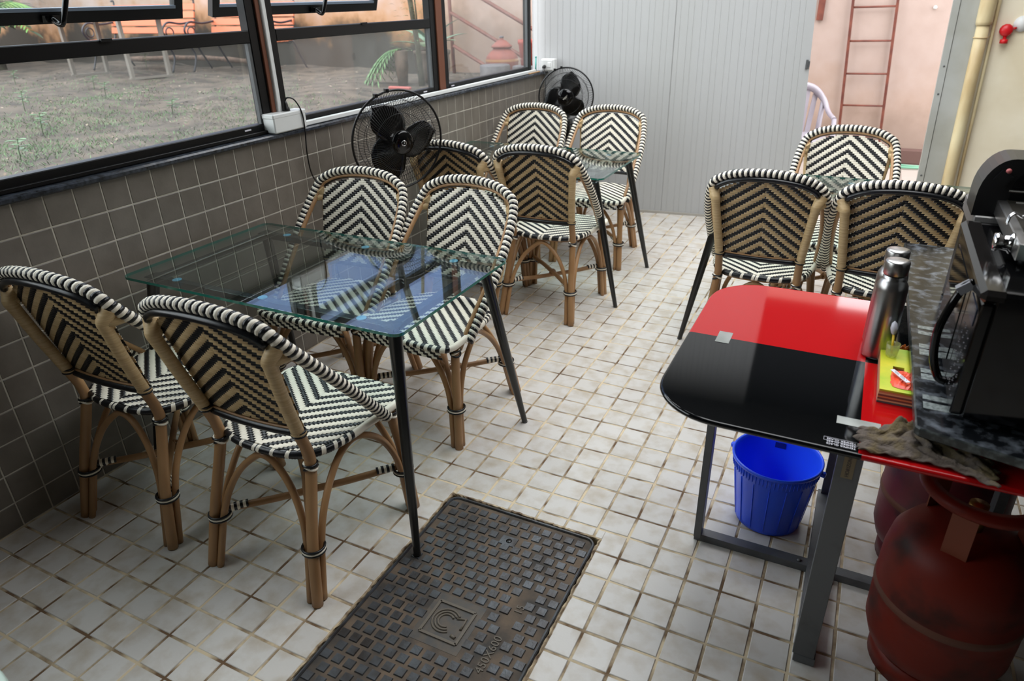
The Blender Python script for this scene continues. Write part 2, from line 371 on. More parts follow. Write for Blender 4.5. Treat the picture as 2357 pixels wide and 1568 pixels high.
for i in range(-1, 33):
    for j in range(-22, 48):
        x0, x1 = max(0, X0+i*TX+.0038), X0+(i+1)*TX-.0038; y0, y1 = Y0+j*TY+.0038, Y0+(j+1)*TY-.0038
        if x1-x0 < .01 or y0 > 4.42: continue
        y1 = min(y1, 4.44)
        jx, jy = R_.uniform(-.0008, .0008), R_.uniform(-.0008, .0008)
        x0 += jx*(x0 > .02); x1 += jx; y0 += jy; y1 += jy
        a, b_, c_, d_ = MX0-.004, MX1+.004, MY0-.004, MY1+.004
        rects = [(x0, x1, y0, y1)]
        if x1 > a and x0 < b_ and y1 > c_ and y0 < d_:
            rects = []
            if x0 < a: rects.append((x0, a, y0, y1))
            elif x1 > b_: rects.append((b_, x1, y0, y1))
            if x0 < b_ and x1 > a:
                if y1 > d_: rects.append((max(x0, a) if rects else x0, min(x1, b_) if rects else x1, d_, y1))
                if y0 < c_: rects.append((max(x0, a) if rects else x0, min(x1, b_) if rects else x1, y0, c_))
        rects = [r for r in rects if r[1]-r[0] > .012 and r[3]-r[2] > .012]
        if rects:
            cx, cy = (x0+x1)/2, (y0+y1)/2
            tiles.append((0 if inview((cx, cy, 0)) else 1, (Vector((cx, cy, 0))-CAM).length, rects))
tiles.sort(key=lambda t: t[:2])
rest = MB(); shared = []
for k in range(8):
    q = MB(); tile_mb(q, -TX/2+.0038, TX/2-.0038, -TY/2+.0038, TY/2-.0038, 0); shared.append(q.mesh('tile', M_tile))
for k, (_, _, rects) in enumerate(tiles):
    if k < 298:
        if len(rects) == 1 and abs(rects[0][1]-rects[0][0]-(TX-.0076)) < 1e-3 and abs(rects[0][3]-rects[0][2]-(TY-.0076)) < 1e-3:
            r = rects[0]; link('tile', shared[k % 8], floor, loc=((r[0]+r[1])/2, (r[2]+r[3])/2, R_.uniform(-.0008, .0004)))
        else:
            q = MB(); [tile_mb(q, *r, 0) for r in rects]; q.build('tile', M_tile, floor)
    else:
        z = R_.uniform(-.0008, .0004); [tile_mb(rest, *r, z) for r in rects]
rest.build('tile', M_tile, floor, kind='stuff')
# rough cement lip round the manhole opening
lip = MB()
for a, b_ in (((MX0, MY0), (MX0, MY1)), ((MX0, MY1), (MX1, MY1)), ((MX1, MY1), (MX1, MY0))):
    A = Vector((*a, 0)); B = Vector((*b_, 0)); n_ = 70
    P = [A.lerp(B, t/n_)+Vector((R_.uniform(-.002, .002), R_.uniform(-.002, .002), -.002)) for t in range(n_+1)]
    lip.tube(P, lambda i: R_.uniform(.003, .0065), 5, smooth=False)
lip.build('cement_lip', mat('pale_cement', (196, 176, 144), .9, col2=(96, 76, 58), vscale=30), floor)

# ---- left tiled dado wall, sill and windows
WZ = .10495
wl = MB(); wl.box(-.16, -.0018, -2.5, 4.5, -.08, 1.037)
wall_left = wl.build('wall_left', M_wgrout, None, kind='structure')
wt = []
sw = MB(); sw.box(-.006, 0, -.0482, .0482, -.0505, .0505)
for k in range(-22, 43):
    for r in range(10):
        y0, y1 = .08575+.1*k+.0025, .08575+.1*(k+1)-.0025; z1 = 1.0373-WZ*r-.0026; z0 = max(0.0, 1.0373-WZ*(r+1)+.0026)
        c = (0, (y0+y1)/2, (z0+z1)/2)
        wt.append((0 if inview(c, .02) else 1, (Vector(c)-CAM).length, y0, y1, z0, z1))
wt.sort(key=lambda t: t[:2])
def wtile(m, y0, y1, z0, z1, cy=0, cz=0):
    b = .0016; t = R_.uniform(-.0005, .0005)
    P = [(-.006, y0, z0), (-.006, y1, z0), (-.006, y1, z1), (-.006, y0, z1), (-.001+t, y0, z0), (-.001+t, y1, z0), (-.001+t, y1, z1), (-.001+t, y0, z1), (t, y0+b, z0+b), (t, y1-b, z0+b), (t, y1-b, z1-b), (t, y0+b, z1-b)]
    m.add([(p[0], p[1]-cy, p[2]-cz) for p in P], [(0, 1, 5, 4), (1, 2, 6, 5), (2, 3, 7, 6), (3, 0, 4, 7), (4, 5, 9, 8), (5, 6, 10, 9), (6, 7, 11, 10), (7, 4, 8, 11), (8, 9, 10, 11)])
wsh = []
for k in range(6):
    q = MB(); wtile(q, -.0475, .0475, -.0499, .0499); wsh.append(q.mesh('tile', M_wtile))
rest = MB(); k = 0
for _, _, y0, y1, z0, z1 in wt:
    if k < 298:
        if z1-z0 > .095: link('tile', wsh[k % 6], wall_left, loc=(0, (y0+y1)/2, (z0+z1)/2))
        else: q = MB(); wtile(q, y0, y1, z0, z1); q.build('tile', M_wtile, wall_left)
    else: wtile(rest, y0, y1, z0, z1)
    k += 1
rest.build('tile', M_wtile, wall_left, kind='stuff')
sl = MB()
def sillsec(y):
    r = R_.uniform(-.001, .001)
    return [(-.16, y, 1.038), (.018+r, y, 1.038), (.026+r, y, 1.044), (.026+r, y, 1.054), (.020+r, y, 1.060), (-.02, y, 1.061), (-.16, y, 1.061)]
ys = [-2.5+i*.05 for i in range(135)]
vs = []; [vs.extend(sillsec(y)) for y in ys]
sl.add(vs, [(i*7+j, i*7+(j+1) % 7, (i+1)*7+(j+1) % 7, (i+1)*7+j) for i in range(len(ys)-1) for j in range(7)])
sl.build('trim_1', M_granite_sill, None, kind='structure')

# upper wall (above windows) and piers outside the view
uw = MB(); uw.box(-.16, -.02, -2.5, 4.5, 2.80, ROOF); uw.box(-.16, -.02, -2.5, -1.75, 1.06, 2.8)
uw.build('wall_left_upper', M_dim, None, kind='structure')

WX = -.03
def fbox(m, y0, y1, z0, z1, x0=-.075, x1=WX): m.box(x0, x1, y0, y1, z0, z1, bev=.003)
def window(name, y0, y1, sash=True):
    w_ = thing(name, None, None, (0, 0, 0), kind='structure')
    f = MB(); z0, zr0, zr1, z1 = 1.062, 1.425, 1.473, 2.79
    fbox(f, y0-.045, y0, z0, z1); fbox(f, y1, y1+.045, z0, z1); fbox(f, y0, y1, z0, 1.103); fbox(f, y0, y1, z1-.03, z1)
    f.box(-.03, -.012, y0-.03, y1+.03, z0, 1.076, bev=.002)
    f.build('window_frame', M_black, w_)
    if sash:
        r = MB(); fbox(r, y0, y1, zr0, zr1); r.box(-.034, -.022, (y0+y1)/2-.02, (y0+y1)/2+.02, zr1-.006, zr1+.004); r.build('mid_rail', M_black, w_)
        p = MB(); p.box(-.056, -.051, y0, y1, 1.10, zr0+.003); p.build('window_pane', M_pane, w_)
        bd = MB(); bd.box(-.05, -.034, y1-.016, y1, 1.103, zr0); bd.build('glazing_bead', mat('grey_bead', (86, 90, 92), .4), w_)
        # awning sash hinged at the top, pushed out
        L = 1.30; th = math.radians(16.0); zh = 2.775; xh = -.05
        ax = Vector((-math.sin(th), 0, -math.cos(th))); nn = Vector((math.cos(th), 0, -math.sin(th)))  # down along sash, inward normal
        H = Vector((xh, 0, zh))
        s_ = MB(); W = .042; D = .028
        def mem(a, b, ya, yb): # from a..b along sash, ya..yb
            c = H+ax*((a+b)/2)+Vector((0, (ya+yb)/2, 0)); s_.obox(c, Vector((0, (yb-ya)/2, 0)), ax*((b-a)/2), nn*D/2)
        mem(0, W, y0+.004, y1-.004); mem(L-W, L, y0+.004, y1-.004); mem(W, L-W, y0+.004, y0+.004+W); mem(W, L-W, y1-.004-W, y1-.004)
        so = s_.build('awning_sash', M_black, w_)
        g = MB(); c = H+ax*(L/2)+Vector((0, (y0+y1)/2, 0)); g.obox(c, Vector((0, (y1-y0)/2-W+.002, 0)), ax*(L/2-W+.002), nn*.0025); g.build('sash_pane', M_pane2, so)
        ls = MB(); c = H+ax*(L-W-.006)+Vector((0, (y0+y1)/2, 0)); ls.obox(c+nn*.012, Vector((0, (y1-y0)/2-W, 0)), ax*.006, nn*.004); ls.build('sash_bead', mat('blue_grey_bead', (120, 134, 150), .35), so)
        hd = MB(); yc = (y0+y1)/2+.06; b0 = H+ax*(L-W/2)+Vector((0, yc, 0))+nn*D/2
        hd.obox(b0+nn*.006, Vector((0, .035, 0)), ax*.012, nn*.006)
        P = catmull([b0+nn*.01, b0+nn*.035+Vector((0, .008, -.012)), b0+nn*.05+Vector((0, .014, 0)), b0+nn*.06+Vector((0, .034, .06)), b0+nn*.068+Vector((0, .044, .10))], 5)
        hd.tube(P, .0105, 8); hd.build('handle', M_blackgl, so)
    else:
        p = MB(); p.box(-.056, -.051, y0, y1, 1.10, z1-.02); p.build('window_pane', M_pane, w_)
        bd = MB(); bd.box(-.05, -.034, y1-.016, y1, 1.103, z1-.03); bd.build('glazing_bead', mat('grey_bead', (86, 90, 92), .4), w_)
    lab = MB(); lab.box(-.0305, -.028, y1-.12 if sash else y0+.02, y1-.085 if sash else y0+.055, 1.087, 1.093); lab.build('maker_sticker', M_paper, w_)
    return w_
window('window_4', -1.62, -.17)
window('window_1', -.08, 1.212)
window('window_2', 1.365, 2.60)
window('window_3', 2.775, 3.93, sash=False)
tr = MB(); tr.box(-.085, -.022, 1.262, 1.285, 1.062, 2.8, bev=.002); tr.build('trim_2', M_brown, None, kind='structure')
tr = MB(); tr.box(-.085, -.022, 2.655, 2.722, 1.062, 2.8, bev=.002); tr.build('trim_3', M_brown, None, kind='structure')
tr = MB(); tr.box(-.09, -.030, 1.257, 1.32, 1.062, 2.8); tr.box(-.09, -.03, 2.645, 2.73, 1.062, 2.8); tr.build('trim_4', M_black, None, kind='structure')
cd = MB(); cd.box(-.03, -.012, 1.288, 1.312, 1.14, 2.8, bev=.003)
o = cd.build('cable_duct', M_white, None, 'white cable duct running up the window post above the near socket box', cat='cable duct')
cd = MB(); cd.box(-.012, .010, 1.412, 3.98, 1.062, 1.083, bev=.003)
o = cd.build('cable_duct', M_white, None, 'long white cable duct lying along the window sill', cat='cable duct')

# ---- far wall: white ribbed steel panels, slightly askew
wf = thing('wall_far', None, None, (-.1, 4.15, 0), math.atan2(.21, 2.03), kind='structure')
def panel(name, s0, s1, lean=0, z1=ROOF):
    m = MB(); prof = []; s = s0
    prof.append((s0, 0))
    k = 0
    while s < s1-.03:
        wdt = .058 if k % 2 else .040
        prof += [(s+.004, 0), (s+.006, -.0022), (s+.010, -.0022), (s+.012, 0)]; s += wdt; k += 1
    prof.append((s1, 0)); N = len(prof)
    vs = []
    for z in (0.004, z1):
        for (a, d) in prof:
            xx = a+lean*(z/1.5)*((a-s0)/(s1-s0)); vs.append((xx, -d, z))
        for (a, d) in (prof[-1], prof[0]):
            xx = a+lean*(z/1.5)*((a-s0)/(s1-s0)); vs.append((xx, .05, z))
    T = N+2
    m.add(vs, [(i, (i+1) % T, T+(i+1) % T, T+i) for i in range(T)]+[tuple(range(T))[::-1], tuple(range(T, 2*T))])
    return m.build(name, M_panel, wf)
panel('wall_panel', .0, 1.063, z1=ROOF-.001)
dp = panel('wall_panel', 1.069, 2.065, lean=-.072, z1=ROOF-.001)
bl = MB(); bl.box(1.055, 1.075, -.004, .0, 0, ROOF-.02); bl.build('joint_strip', M_panel, wf)
bl = MB(); bl.box(0, 2.04, -.012, .01, 0, .018); bl.build('floor_channel', mat('channel_metal', (170, 166, 158), .5), wf)
lt = MB(); lt.box(1.985, 2.0, -.016, -.001, 1.09, 1.15, bev=.002); lt.box(1.998, 2.012, -.012, 0, 1.10, 1.14); lt.build('latch', M_greyst, wf)
# grey end panel at the right of the doorway, header, cream wall with louvres
jb = MB()
def lean_box(m, x0, x1, y0, y1, z0, z1, k=-.031):
    vs = [(x+k*z, y, z) for z in (z0, z1) for y in (y0, y1) for x in (x0, x1)]
    m.add(vs, [(0, 2, 3, 1), (4, 5, 7, 6), (0, 1, 5, 4), (2, 6, 7, 3), (0, 4, 6, 2), (1, 3, 7, 5)])
lean_box(jb, 2.717, 2.755, 4.395, 4.45, 0, ROOF-.001); lean_box(jb, 2.760, 2.93, 4.40, 4.45, 0, ROOF-.001); lean_box(jb, 2.752, 2.764, 4.41, 4.44, 0, ROOF-.02)
jb.build('door_frame', M_jamb, None, kind='structure')
bt = MB()
for z in (.42, .95, 1.12): bt.lathe([(0, -.004), (.006, -.003), (.006, 0)], (2.738-.031*z, 4.394, z), 8, axis=(0, 1, 0))
bt.build('trim_5', M_greyst, None, kind='structure')
hd = MB(); hd.box(1.60, 2.72, 4.40, 4.45, 2.12, ROOF-.001); hd.build('wall_header', mat('dark_header', (52, 54, 58), .8), None, kind='structure')
wr = MB()
wr.box(2.83, 3.5, 4.43, 4.60, -.02, ROOF+.04)
wr.build('wall_far_right', M_plaster, None, kind='structure')
w2 = MB(); w2.box(3.4, 3.5, -2.5, 4.6, -.08, ROOF); w2.build('wall_right', M_dim, None, kind='structure')
w2 = MB(); w2.box(-.16, 3.5, -2.6, -2.5, -.08, ROOF); w2.build('wall_back', M_dim, None, kind='structure')
ce = MB(); XS = [-.2, .25, 1.45, 3.1, 3.5]; YS = [-2.6, .1, 2.1, 3.75, 4.5]
for i in range(4):
    for j in range(4):
        if i == 2 and j in (1, 2) or i == 1 and j == 2: continue
        ce.box(XS[i], XS[i+1], YS[j], YS[j+1], ROOF, ROOF+.04)
for y in (1.0, 1.9, 2.8): ce.box(1.45, 3.1, y-.02, y+.02, ROOF, ROOF+.04)
ce.build('ceiling', M_ceiling, None, kind='structure')

bm_ = MB(); bm_.box(1.28, 1.42, -2.5, 1.3, 2.2, ROOF); bm_.build('added_shade_beam', M_ceiling, None, kind='structure')  # unseen beam added to shade the near left floor
# drain pipe and thin pipe beside the doorway
pp = thing('drain_pipe', 'cream vertical drain pipe with socket joint right of the doorway', 'pipe', (2.90, 4.375, 0))
m = MB(); P = [(-.0296*z, 0, z) for z in (0, .5, 1.0, 1.36)]; m.tube(P, .036, 20); m.build('pipe_body', M_pvc, pp)
m = MB(); m.tube([(-.0296*z, 0, z) for z in (1.36, 1.38, 1.50, 1.52, 2.6)], [.042, .045, .045, .043, .043], 20); m.build('pipe_socket', M_pvc, pp)
m = MB(); m.ring((-.0296*1.29, 0, 1.29), .039, .003, n=24); m.tube([(-.0296*1.29+.036, .0, 1.29), (.02, .03, 1.30)], .003, 6); m.build('tie_wire', M_tan, pp)
m = MB(); P = [(2.962-.031*z, 4.40, z) for z in (0, .8, 1.6, 2.5)]; m.tube(P, .010, 10)
m.build('supply_pipe', M_pvc, None, 'thin cream pipe running up the wall just right of the drain pipe', cat='pipe')
rd = thing('wall_tap', 'red plastic fitting with white disc high on the cream wall', 'fitting', (2.99, 4.43, 1.33))
m = MB(); m.lathe([(0, -.05), (.028, -.05), (.036, -.036), (.036, -.006), (.02, 0), (.02, .0)], (0, 0, 0), 12, axis=(0, 1, 0)); m.lathe([(.01, 0), (.01, -.02), (.022, -.022), (.022, -.044), (0, -.046)], (.002, -.028, -.03), 12); m.build('body', M_redpl, rd)
m = MB(); m.tube([(.03, -.03, .008), (.05, -.02, .012)], .007, 8); m.build('nozzle', M_redpl, rd)
m = MB(); m.lathe([(.045, 0), (.045, -.012), (0, -.014)], (.075, 0, .035), 24, axis=(0, 1, 0)); m.build('disc', M_white, rd, 'white disc')

# ================================================================== OUTSIDE
g = MB()
def gfn(u, v):
    x = -.17-u*14; y = -3+v*10.1
    z = .75+.03*math.sin(x*1.7+.3)*math.cos(y*1.3)+.015*math.sin(x*5+y*3)+R_.uniform(-.008, .008)
    return (x, y, z)
g.grid(gfn, 90, 70); g.build('garden_ground', M_soil, None, kind='structure')
gb = MB(); gb.box(-14.2, -.17, -3, 7.1, -.1, .69); gb.build('garden_bank', M_soil, None, kind='structure')
gw = MB(); gw.box(-14.5, 8.5, 7.0, 7.15, -.1, 2.62); gw.box(-.9, 2.40, 7.0, 7.15, 2.62, 4.4); gw.build('garden_wall', M_gwall, None, kind='structure')
gw = MB(); gw.box(-14.5, -14.3, -3, 7.1, .6, 3.6); gw.build('garden_wall_west', M_gwall, None, kind='structure')
nb = MB(); nb.box(-18, -.9, 8.2, 12, -.1, 8.5); nb.build('added_blue_block', mat('reflection_blue', (88, 108, 146), .9), None, kind='structure')  # unseen block added to dim and tint the sky reflections in the table glass
co = MB(); co.box(-.15, 8.5, 4.45, 7.0, -.08, -.004); court = co.build('courtyard_floor', M_pinkgrout, None, kind='structure')
q = MB(); q.box(-.147, .147, -.147, .147, -.01, 0, bev=.002); pt = q.mesh('tile', M_pink)
for i in range(9):
    for j in range(8): link('tile', pt, court, loc=(1.05+.3*i, 4.62+.3*j, R_.uniform(-.001, 0)))
cw = MB(); cw.box(-.17, -.12, 4.5, 7.0, -.08, 1.6); cw.box(8.4, 8.5, 4.5, 7.0, -.08, 2.75); cw.build('courtyard_side_wall', M_plaster, None, kind='structure')
cu = MB(); cu.box(-.1, 8.4, 6.88, 7.0, 0, .13, bev=.004); cu.build('courtyard_curb', M_curb, None, kind='structure')
m = MB(); P = catmull([(2.2, 6.62, .012), (2.5, 6.78, .012), (2.8, 6.72, .012), (3.2, 6.8, .012)], 8); m.tube(P, .012, 8)
P = catmull([(2.4, 6.70, .012), (2.7, 6.60, .02), (3.1, 6.72, .012)], 8); m.tube(P, .012, 8)
m.build('garden_hose', M_hose, None, 'mint green hose lying at the foot of the pink courtyard wall', cat='hose')
# ladder
ld = thing('wall_ladder', 'rust brown iron ladder leaning on the pink courtyard wall', 'ladder', (0, 0, 0))
for a, b_ in (((2.10, 6.93, 0), (1.90, 6.97, 2.85)), ((2.485, 6.93, 0), (2.28, 6.97, 2.85))):
    m = MB(); m.bar(a, b_, .022, .022); m.build('stile', M_rust2, ld)
for k in range(9):
    z = .23+k*.298; xl = 2.10-.0702*z; xr = 2.485-.072*z
    m = MB(); m.tube([(xl, 6.93+.014*z, z), (xr, 6.93+.014*z, z+.005)], .009, 8); m.build('rung', M_rust2, ld)
m = MB(); m.box(1.69, 1.75, 6.965, 7.0, 1.31, 1.9, bev=.002)
m.build('wall_bracket', M_rust2, None, 'rusty flat bracket on the pink wall left of the ladder', cat='bracket')
m = MB(); m.lathe([(.014, 0), (.016, -.01), (.009, -.014), (.009, -.05), (0, -.052)], (2.70, 7.0, 1.41), 12, axis=(0, 1, 0))
m.build('wall_stub', M_white, None, 'small white pipe stub on the pink wall right of the ladder', cat='stub')
# white plastic chair
pc = thing('plastic_chair', 'lilac white moulded plastic chair outside beyond the doorway', 'chair', (1.80, 5.62, 0), math.radians(200))
def pchair():
    arch = catmull([(-.25, .10, .58), (-.26, -.12, .61), (-.24, -.25, .70), (-.15, -.30, .79), (0, -.315, .815), (.15, -.30, .79), (.24, -.25, .70), (.26, -.12, .61), (.25, .10, .58)], 6)
    m = MB(); m.tube(arch, [.020+.014*max(0, (p.z-.62)/.2) for p in arch], 10); m.build('top_rail', M_chairpl, pc)
    m = MB(); m.prism([(-.20, -.22), (.20, -.22), (.23, .0), (.23, .22), (.19, .25), (-.19, .25), (-.23, .22), (-.23, .0)], .40, .425, bev=.006); m.build('seat', M_chairpl, pc)
    for i in range(6):
        x = (i-2.5)*.062; m = MB(); zt = .80-.9*(x*x)*2.2; m.bar((x*.85, -.225, .41), (x*1.15, -.30, zt-.01), .044, .010, upv=(0, 1, 0)); m.build('back_slat', M_chairpl, pc)
    for sx_ in (-1, 1):
        m = MB(); m.tube([(sx_*.25, .20, 0), (sx_*.235, .20, .40), (sx_*.25, .10, .58)], [.028, .024, .02], 8); m.build('leg', M_chairpl, pc)
        m = MB(); m.tube([(sx_*.25, -.30, 0), (sx_*.22, -.21, .41), (sx_*.24, -.25, .70)], [.028, .024, .022], 8); m.build('leg', M_chairpl, pc)
pchair()

# benches
def bench(x0, x1, y, label):
    b = thing('park_bench', label, 'bench', ((x0+x1)/2, y, .75), 0, 'orange slatted park benches'); L = (x1-x0)/2
    for k in range(5):
        m = MB(); yy = -.30+k*.082; m.box(-L, L, yy, yy+.07, .375+(.01 if k in (0, 4) else 0), .40, bev=.003); m.build('seat_slat', M_bench, b)
    for k in range(4):
        m = MB(); z = .47+k*.098; yy = .13+k*.028; m.obox((0, yy, z+.04), (L, 0, 0), (0, .010, .038), (0, .009, -.003)); m.build('back_slat', M_bench, b)
    for s in (-1, 1):
        xx = s*(L-.03); m = MB()
        m.tube(catmull([(xx, -.34, 0), (xx, -.26, .2), (xx, -.31, .36), (xx, -.05, .37), (xx, .12, .40), (xx, .24, .86), (xx, .20, .90)], 6), .013, 8)
        m.tube(catmull([(xx, .34, 0), (xx, .22, .2), (xx, .12, .38)], 6), .013, 8)
        m.tube(catmull([(xx, -.28, .38), (xx, -.36, .52), (xx, -.26, .62), (xx, -.05, .60), (xx, .16, .62)], 6), .013, 8)
        m.ring((xx, -.25, .50), .06, .009, (1, 0, 0), 16, 6); m.build('end_frame', M_wrought, b)
    return b
bench(-8.0, -6.28, 6.2, 'orange slatted bench at the far left behind the pale table frame')
bench(-6.1, -4.62, 6.35, 'orange slatted bench against the garden wall, right of the other bench')
gt = thing('garden_table', 'pale metal garden table frame standing on the soil before the benches', 'table', (0, 0, .75))
def P_(m, pts): m.tube(pts, .022, 8)
for (a, b_) in (((-7.36, 5.11), (-7.20, 5.57)), ((-6.01, 4.97), (-5.92, 5.53))):
    m = MB(); m.bar((*a, .012), (*b_, .012), .05, .024); m.build('foot_bar', M_galv, gt)
    for q_ in (a, b_):
        m = MB(); cx, cy = (a[0]+b_[0])/2, (a[1]+b_[1])/2; m.bar((q_[0]*.86+cx*.14, q_[1]*.86+cy*.14, .02), (q_[0]*.9+cx*.1, q_[1]*.9+cy*.1, .72), .045, .045, upv=(1, 0, 0)); m.build('leg', M_galv, gt)
m = MB(); m.box(-7.5, -5.75, 4.95, 5.65, .72, .745, bev=.004); m.build('tabletop', M_galv, gt)
# fallen log, litter, grass, weeds
m = MB(); P = catmull([(-8.3, 6.75, .83), (-7.0, 6.85, .86), (-5.9, 6.75, .84), (-5.3, 6.55, .80), (-4.9, 6.45, .78)], 6); m.tube(P, lambda i: .035+.006*math.sin(i*2), 8)
m.build('fallen_branch', M_bark, None, 'long pale branch lying under the benches along the garden wall', cat='branch')
def gz(x, y): return .75+.03*math.sin(x*1.7+.3)*math.cos(y*1.3)+.015*math.sin(x*5+y*3)
m = MB()
for k in range(120000):
    x = -R_.uniform(.5, 9); y = R_.uniform(-.6, 6.2)
    dens = math.exp(-((x+3.1)/1.9)**2)*math.exp(-((y-1.8)/1.9)**2)+.25*math.exp(-((x+5.5)/1.3)**2)*math.exp(-((y-3.5)/1.4)**2)
    if R_.random() > dens*(.5+.5*math.sin(x*3.1)*math.sin(y*2.7+1)): continue
    a = R_.uniform(0, 2*PI); h = R_.uniform(.012, .030); w_ = .0034; z = gz(x, y); bx, by = R_.uniform(-.03, .03), R_.uniform(-.03, .03)
    m.add([(x-w_*math.cos(a), y-w_*math.sin(a), z), (x+w_*math.cos(a), y+w_*math.sin(a), z), (x+bx, y+by, z+h)], [(0, 1, 2)])
m.build('lawn_grass', M_grass, None, 'thin patch of short grass growing on the garden soil', kind='stuff', cat='grass')
m = MB()
for k in range(4200):
    x = -R_.uniform(.35, 8.5); y = R_.uniform(-.5, 6.8); z = gz(x, y)+.006; a = R_.uniform(0, 6.28); L = R_.uniform(.006, .024); W = L*R_.uniform(.3, .6)
    u = Vector((math.cos(a), math.sin(a), R_.uniform(-.3, .3)))*L; v = Vector((-math.sin(a), math.cos(a), R_.uniform(-.3, .3)))*W; c = Vector((x, y, z+.004))
    m.add([c-u, c+v*.8, c+u, c-v*.8], [(0, 1, 2, 3)], R_.choice((0, 0, 1, 2)))
m.build('leaf_litter', [M_litter, mat('pale_litter', (140, 124, 110), .8), mat('dark_litter', (70, 56, 48), .9)], None, 'dry leaves and crumbs scattered over the garden soil', kind='stuff', cat='leaf litter')
def leafblade(m, base, d, L, W, droop=.3, mi=0, n=5):
    base = Vector(base); d = Vector(d).normalized(); s = d.cross(Vector((0, 0, 1)))
    if s.length < 1e-3: s = Vector((1, 0, 0))
    s.normalize(); vs = []
    for i in range(n+1):
        t = i/n; c = base+d*L*t+Vector((0, 0, -droop*L*t*t)); ww = W*math.sin(PI*min(1, t*.92+.06))**.8
        vs += [c-s*ww, c+Vector((0, 0, -ww*.25)), c+s*ww]
    m.add(vs, [(i*3+j, i*3+j+1, (i+1)*3+j+1, (i+1)*3+j) for i in range(n) for j in (0, 1)], mi, True)
def weed(x, y, h, label):
    t = thing('weed', label, 'weed', (x, y, gz(x, y)), 0, 'seedling weeds in the garden')
    m = MB(); m.tube([(0, 0, 0), (.01, 0, h*.5), (.02, .01, h)], .003, 5); m.build('stem', M_leaf, t)
    m = MB()
    for k in range(9):
        a = k*2.4; zz = h*(.45+.06*k); leafblade(m, (.015, .005, zz), (math.cos(a), math.sin(a), .35), .07, .02)
    m.build('leaves', M_leaf, t)
for i, (x, y, h, lb) in enumerate(((-3.2, 2.1, .16, 'seedling weed near the middle of the grass patch'), (-4.4, 2.7, .18, 'taller weed at the left of the grass patch, beyond the first'), (-3.0, 3.1, .13, 'small seedling weed at the right edge of the grass'),
        (-6.9, 4.1, .16, 'weed in front of the left foot of the table frame'), (-5.6, 4.2, .15, 'weed in front of the right foot of the table frame'), (-7.4, 6.3, .2, 'weed under the left bench'), (-2.3, 1.4, .14, 'weed nearest the left window pane'), (-4.7, 3.7, .15, 'weed on bare soil between grass and table frame'))): weed(x, y, h, lb)
# fern clump at far left
fn = thing('fern', 'bright green fern fronds at the far left of the garden', 'fern', (-9.6, 5.5, .75))
for k in range(7):
    m = MB(); a = 2*PI*k/7+.2; el = R_.uniform(.5, 1.1); rach = []
    for i in range(13):
        t = i/12; rr = .75*t; rach.append(Vector((math.cos(a)*rr, math.sin(a)*rr, .75+rr*el-1.3*rr*rr)))
    m.tube(rach, lambda i: .008*(1-i/14), 5)
    for i in range(2, 13):
        d = (rach[i]-rach[i-1]).normalized(); s = d.cross(Vector((0, 0, 1))).normalized()
        for sg in (-1, 1):
            for q_ in (0, .5): leafblade(m, rach[i-1].lerp(rach[i], q_), s*sg+d*.5, .30*math.sin(PI*min(.97, i/13+.1))+.05, .014, .35, n=3)
    m.build('frond', M_fern, fn)
m = MB(); m.tube([(0, 0, 0), (0, 0, .8)], .07, 10); m.build('crown', M_trunk, fn)
# broad bush further left / behind the sash
bs = thing('dark_shrub', 'grey green shrub seen through the raised left sash', 'shrub', (-10.6, 6.1, .75))
m = MB()
for k in range(420):
    a = R_.uniform(0, 6.28); rr = R_.uniform(.1, .9); z = R_.uniform(.5, 2.2); leafblade(m, (math.cos(a)*rr, math.sin(a)*rr*.5, z), (math.cos(a), math.sin(a), R_.uniform(-.2, .8)), R_.uniform(.12, .3), .035, .4, n=3)
m.build('foliage', mat('dull_leaf', (56, 76, 60), .6, col2=(80, 98, 76), vscale=3), bs); m = MB(); m.tube([(0, 0, 0), (.05, 0, 1.8)], .03, 8); m.build('stem', M_trunk, bs)
# young tree in the middle pane
tt = thing('slender_tree', 'slender dark trunked tree rising in the middle window', 'tree', (-2.02, 5.45, .75))
m = MB(); m.tube([(.02, 0, 0), (.0, .0, .4), (-.06, 0, .9), (-.14, .02, 1.6), (-.2, 0, 2.4)], [.035, .028, .026, .024, .02], 8); m.build('trunk', M_trunk, tt)
m = MB(); m.tube([(.03, -.02, .55), (.02, -.02, .8), (-.04, -.02, 1.6)], .008, 6); m.tube([(-.03, .02, .7), (-.12, .02, 1.3)], .005, 5); m.build('side_stem', M_trunk, tt)
m = MB()
for k in range(130):
    a = R_.uniform(0, 6.28); z = R_.uniform(.35, 1.1); r0 = R_.uniform(.02, .22); leafblade(m, (math.cos(a)*r0-.05, math.sin(a)*r0, z), (math.cos(a), math.sin(a), .3), R_.uniform(.04, .1), .008, .3, n=3)
m.build('foliage', M_leaf, tt)
pot = thing('stone_planter', 'large grey brown pot holding striped leaf plants beside the slender tree', 'planter', (-2.04, 5.75, .75))
m = MB(); m.lathe([(.13, 0), (.17, .06), (.19, .18), (.185, .28), (.20, .30), (.205, .33), (.185, .335), (.17, .30), (0, .29)], n=28); m.build('pot', M_terra2, pot)
m = MB(); m.lathe([(0, .291), (.168, .298)], n=20, cap=False); m.build('potting_soil', M_dirt, pot)
m = MB()
for (a, el, L, W) in ((2.9, .5, .42, .035), (2.5, .15, .45, .04), (.3, .9, .4, .03), (-.4, .3, .4, .045), (1.6, 1.4, .5, .04), (3.6, .25, .40, .03), (4.4, .8, .35, .03), (.9, .4, .4, .035), (2.0, .8, .45, .04)):
    leafblade(m, (0, 0, .32+.1*el), (math.cos(a), math.sin(a), el+.25), L*1.25, W*1.35, .3, n=7)
m.build('leaves', M_leaf2, pot)
sp_ = thing('trailing_fern', 'feathery green trailing plant left of the grey brown pot', 'plant', (-2.36, 5.45, .75))
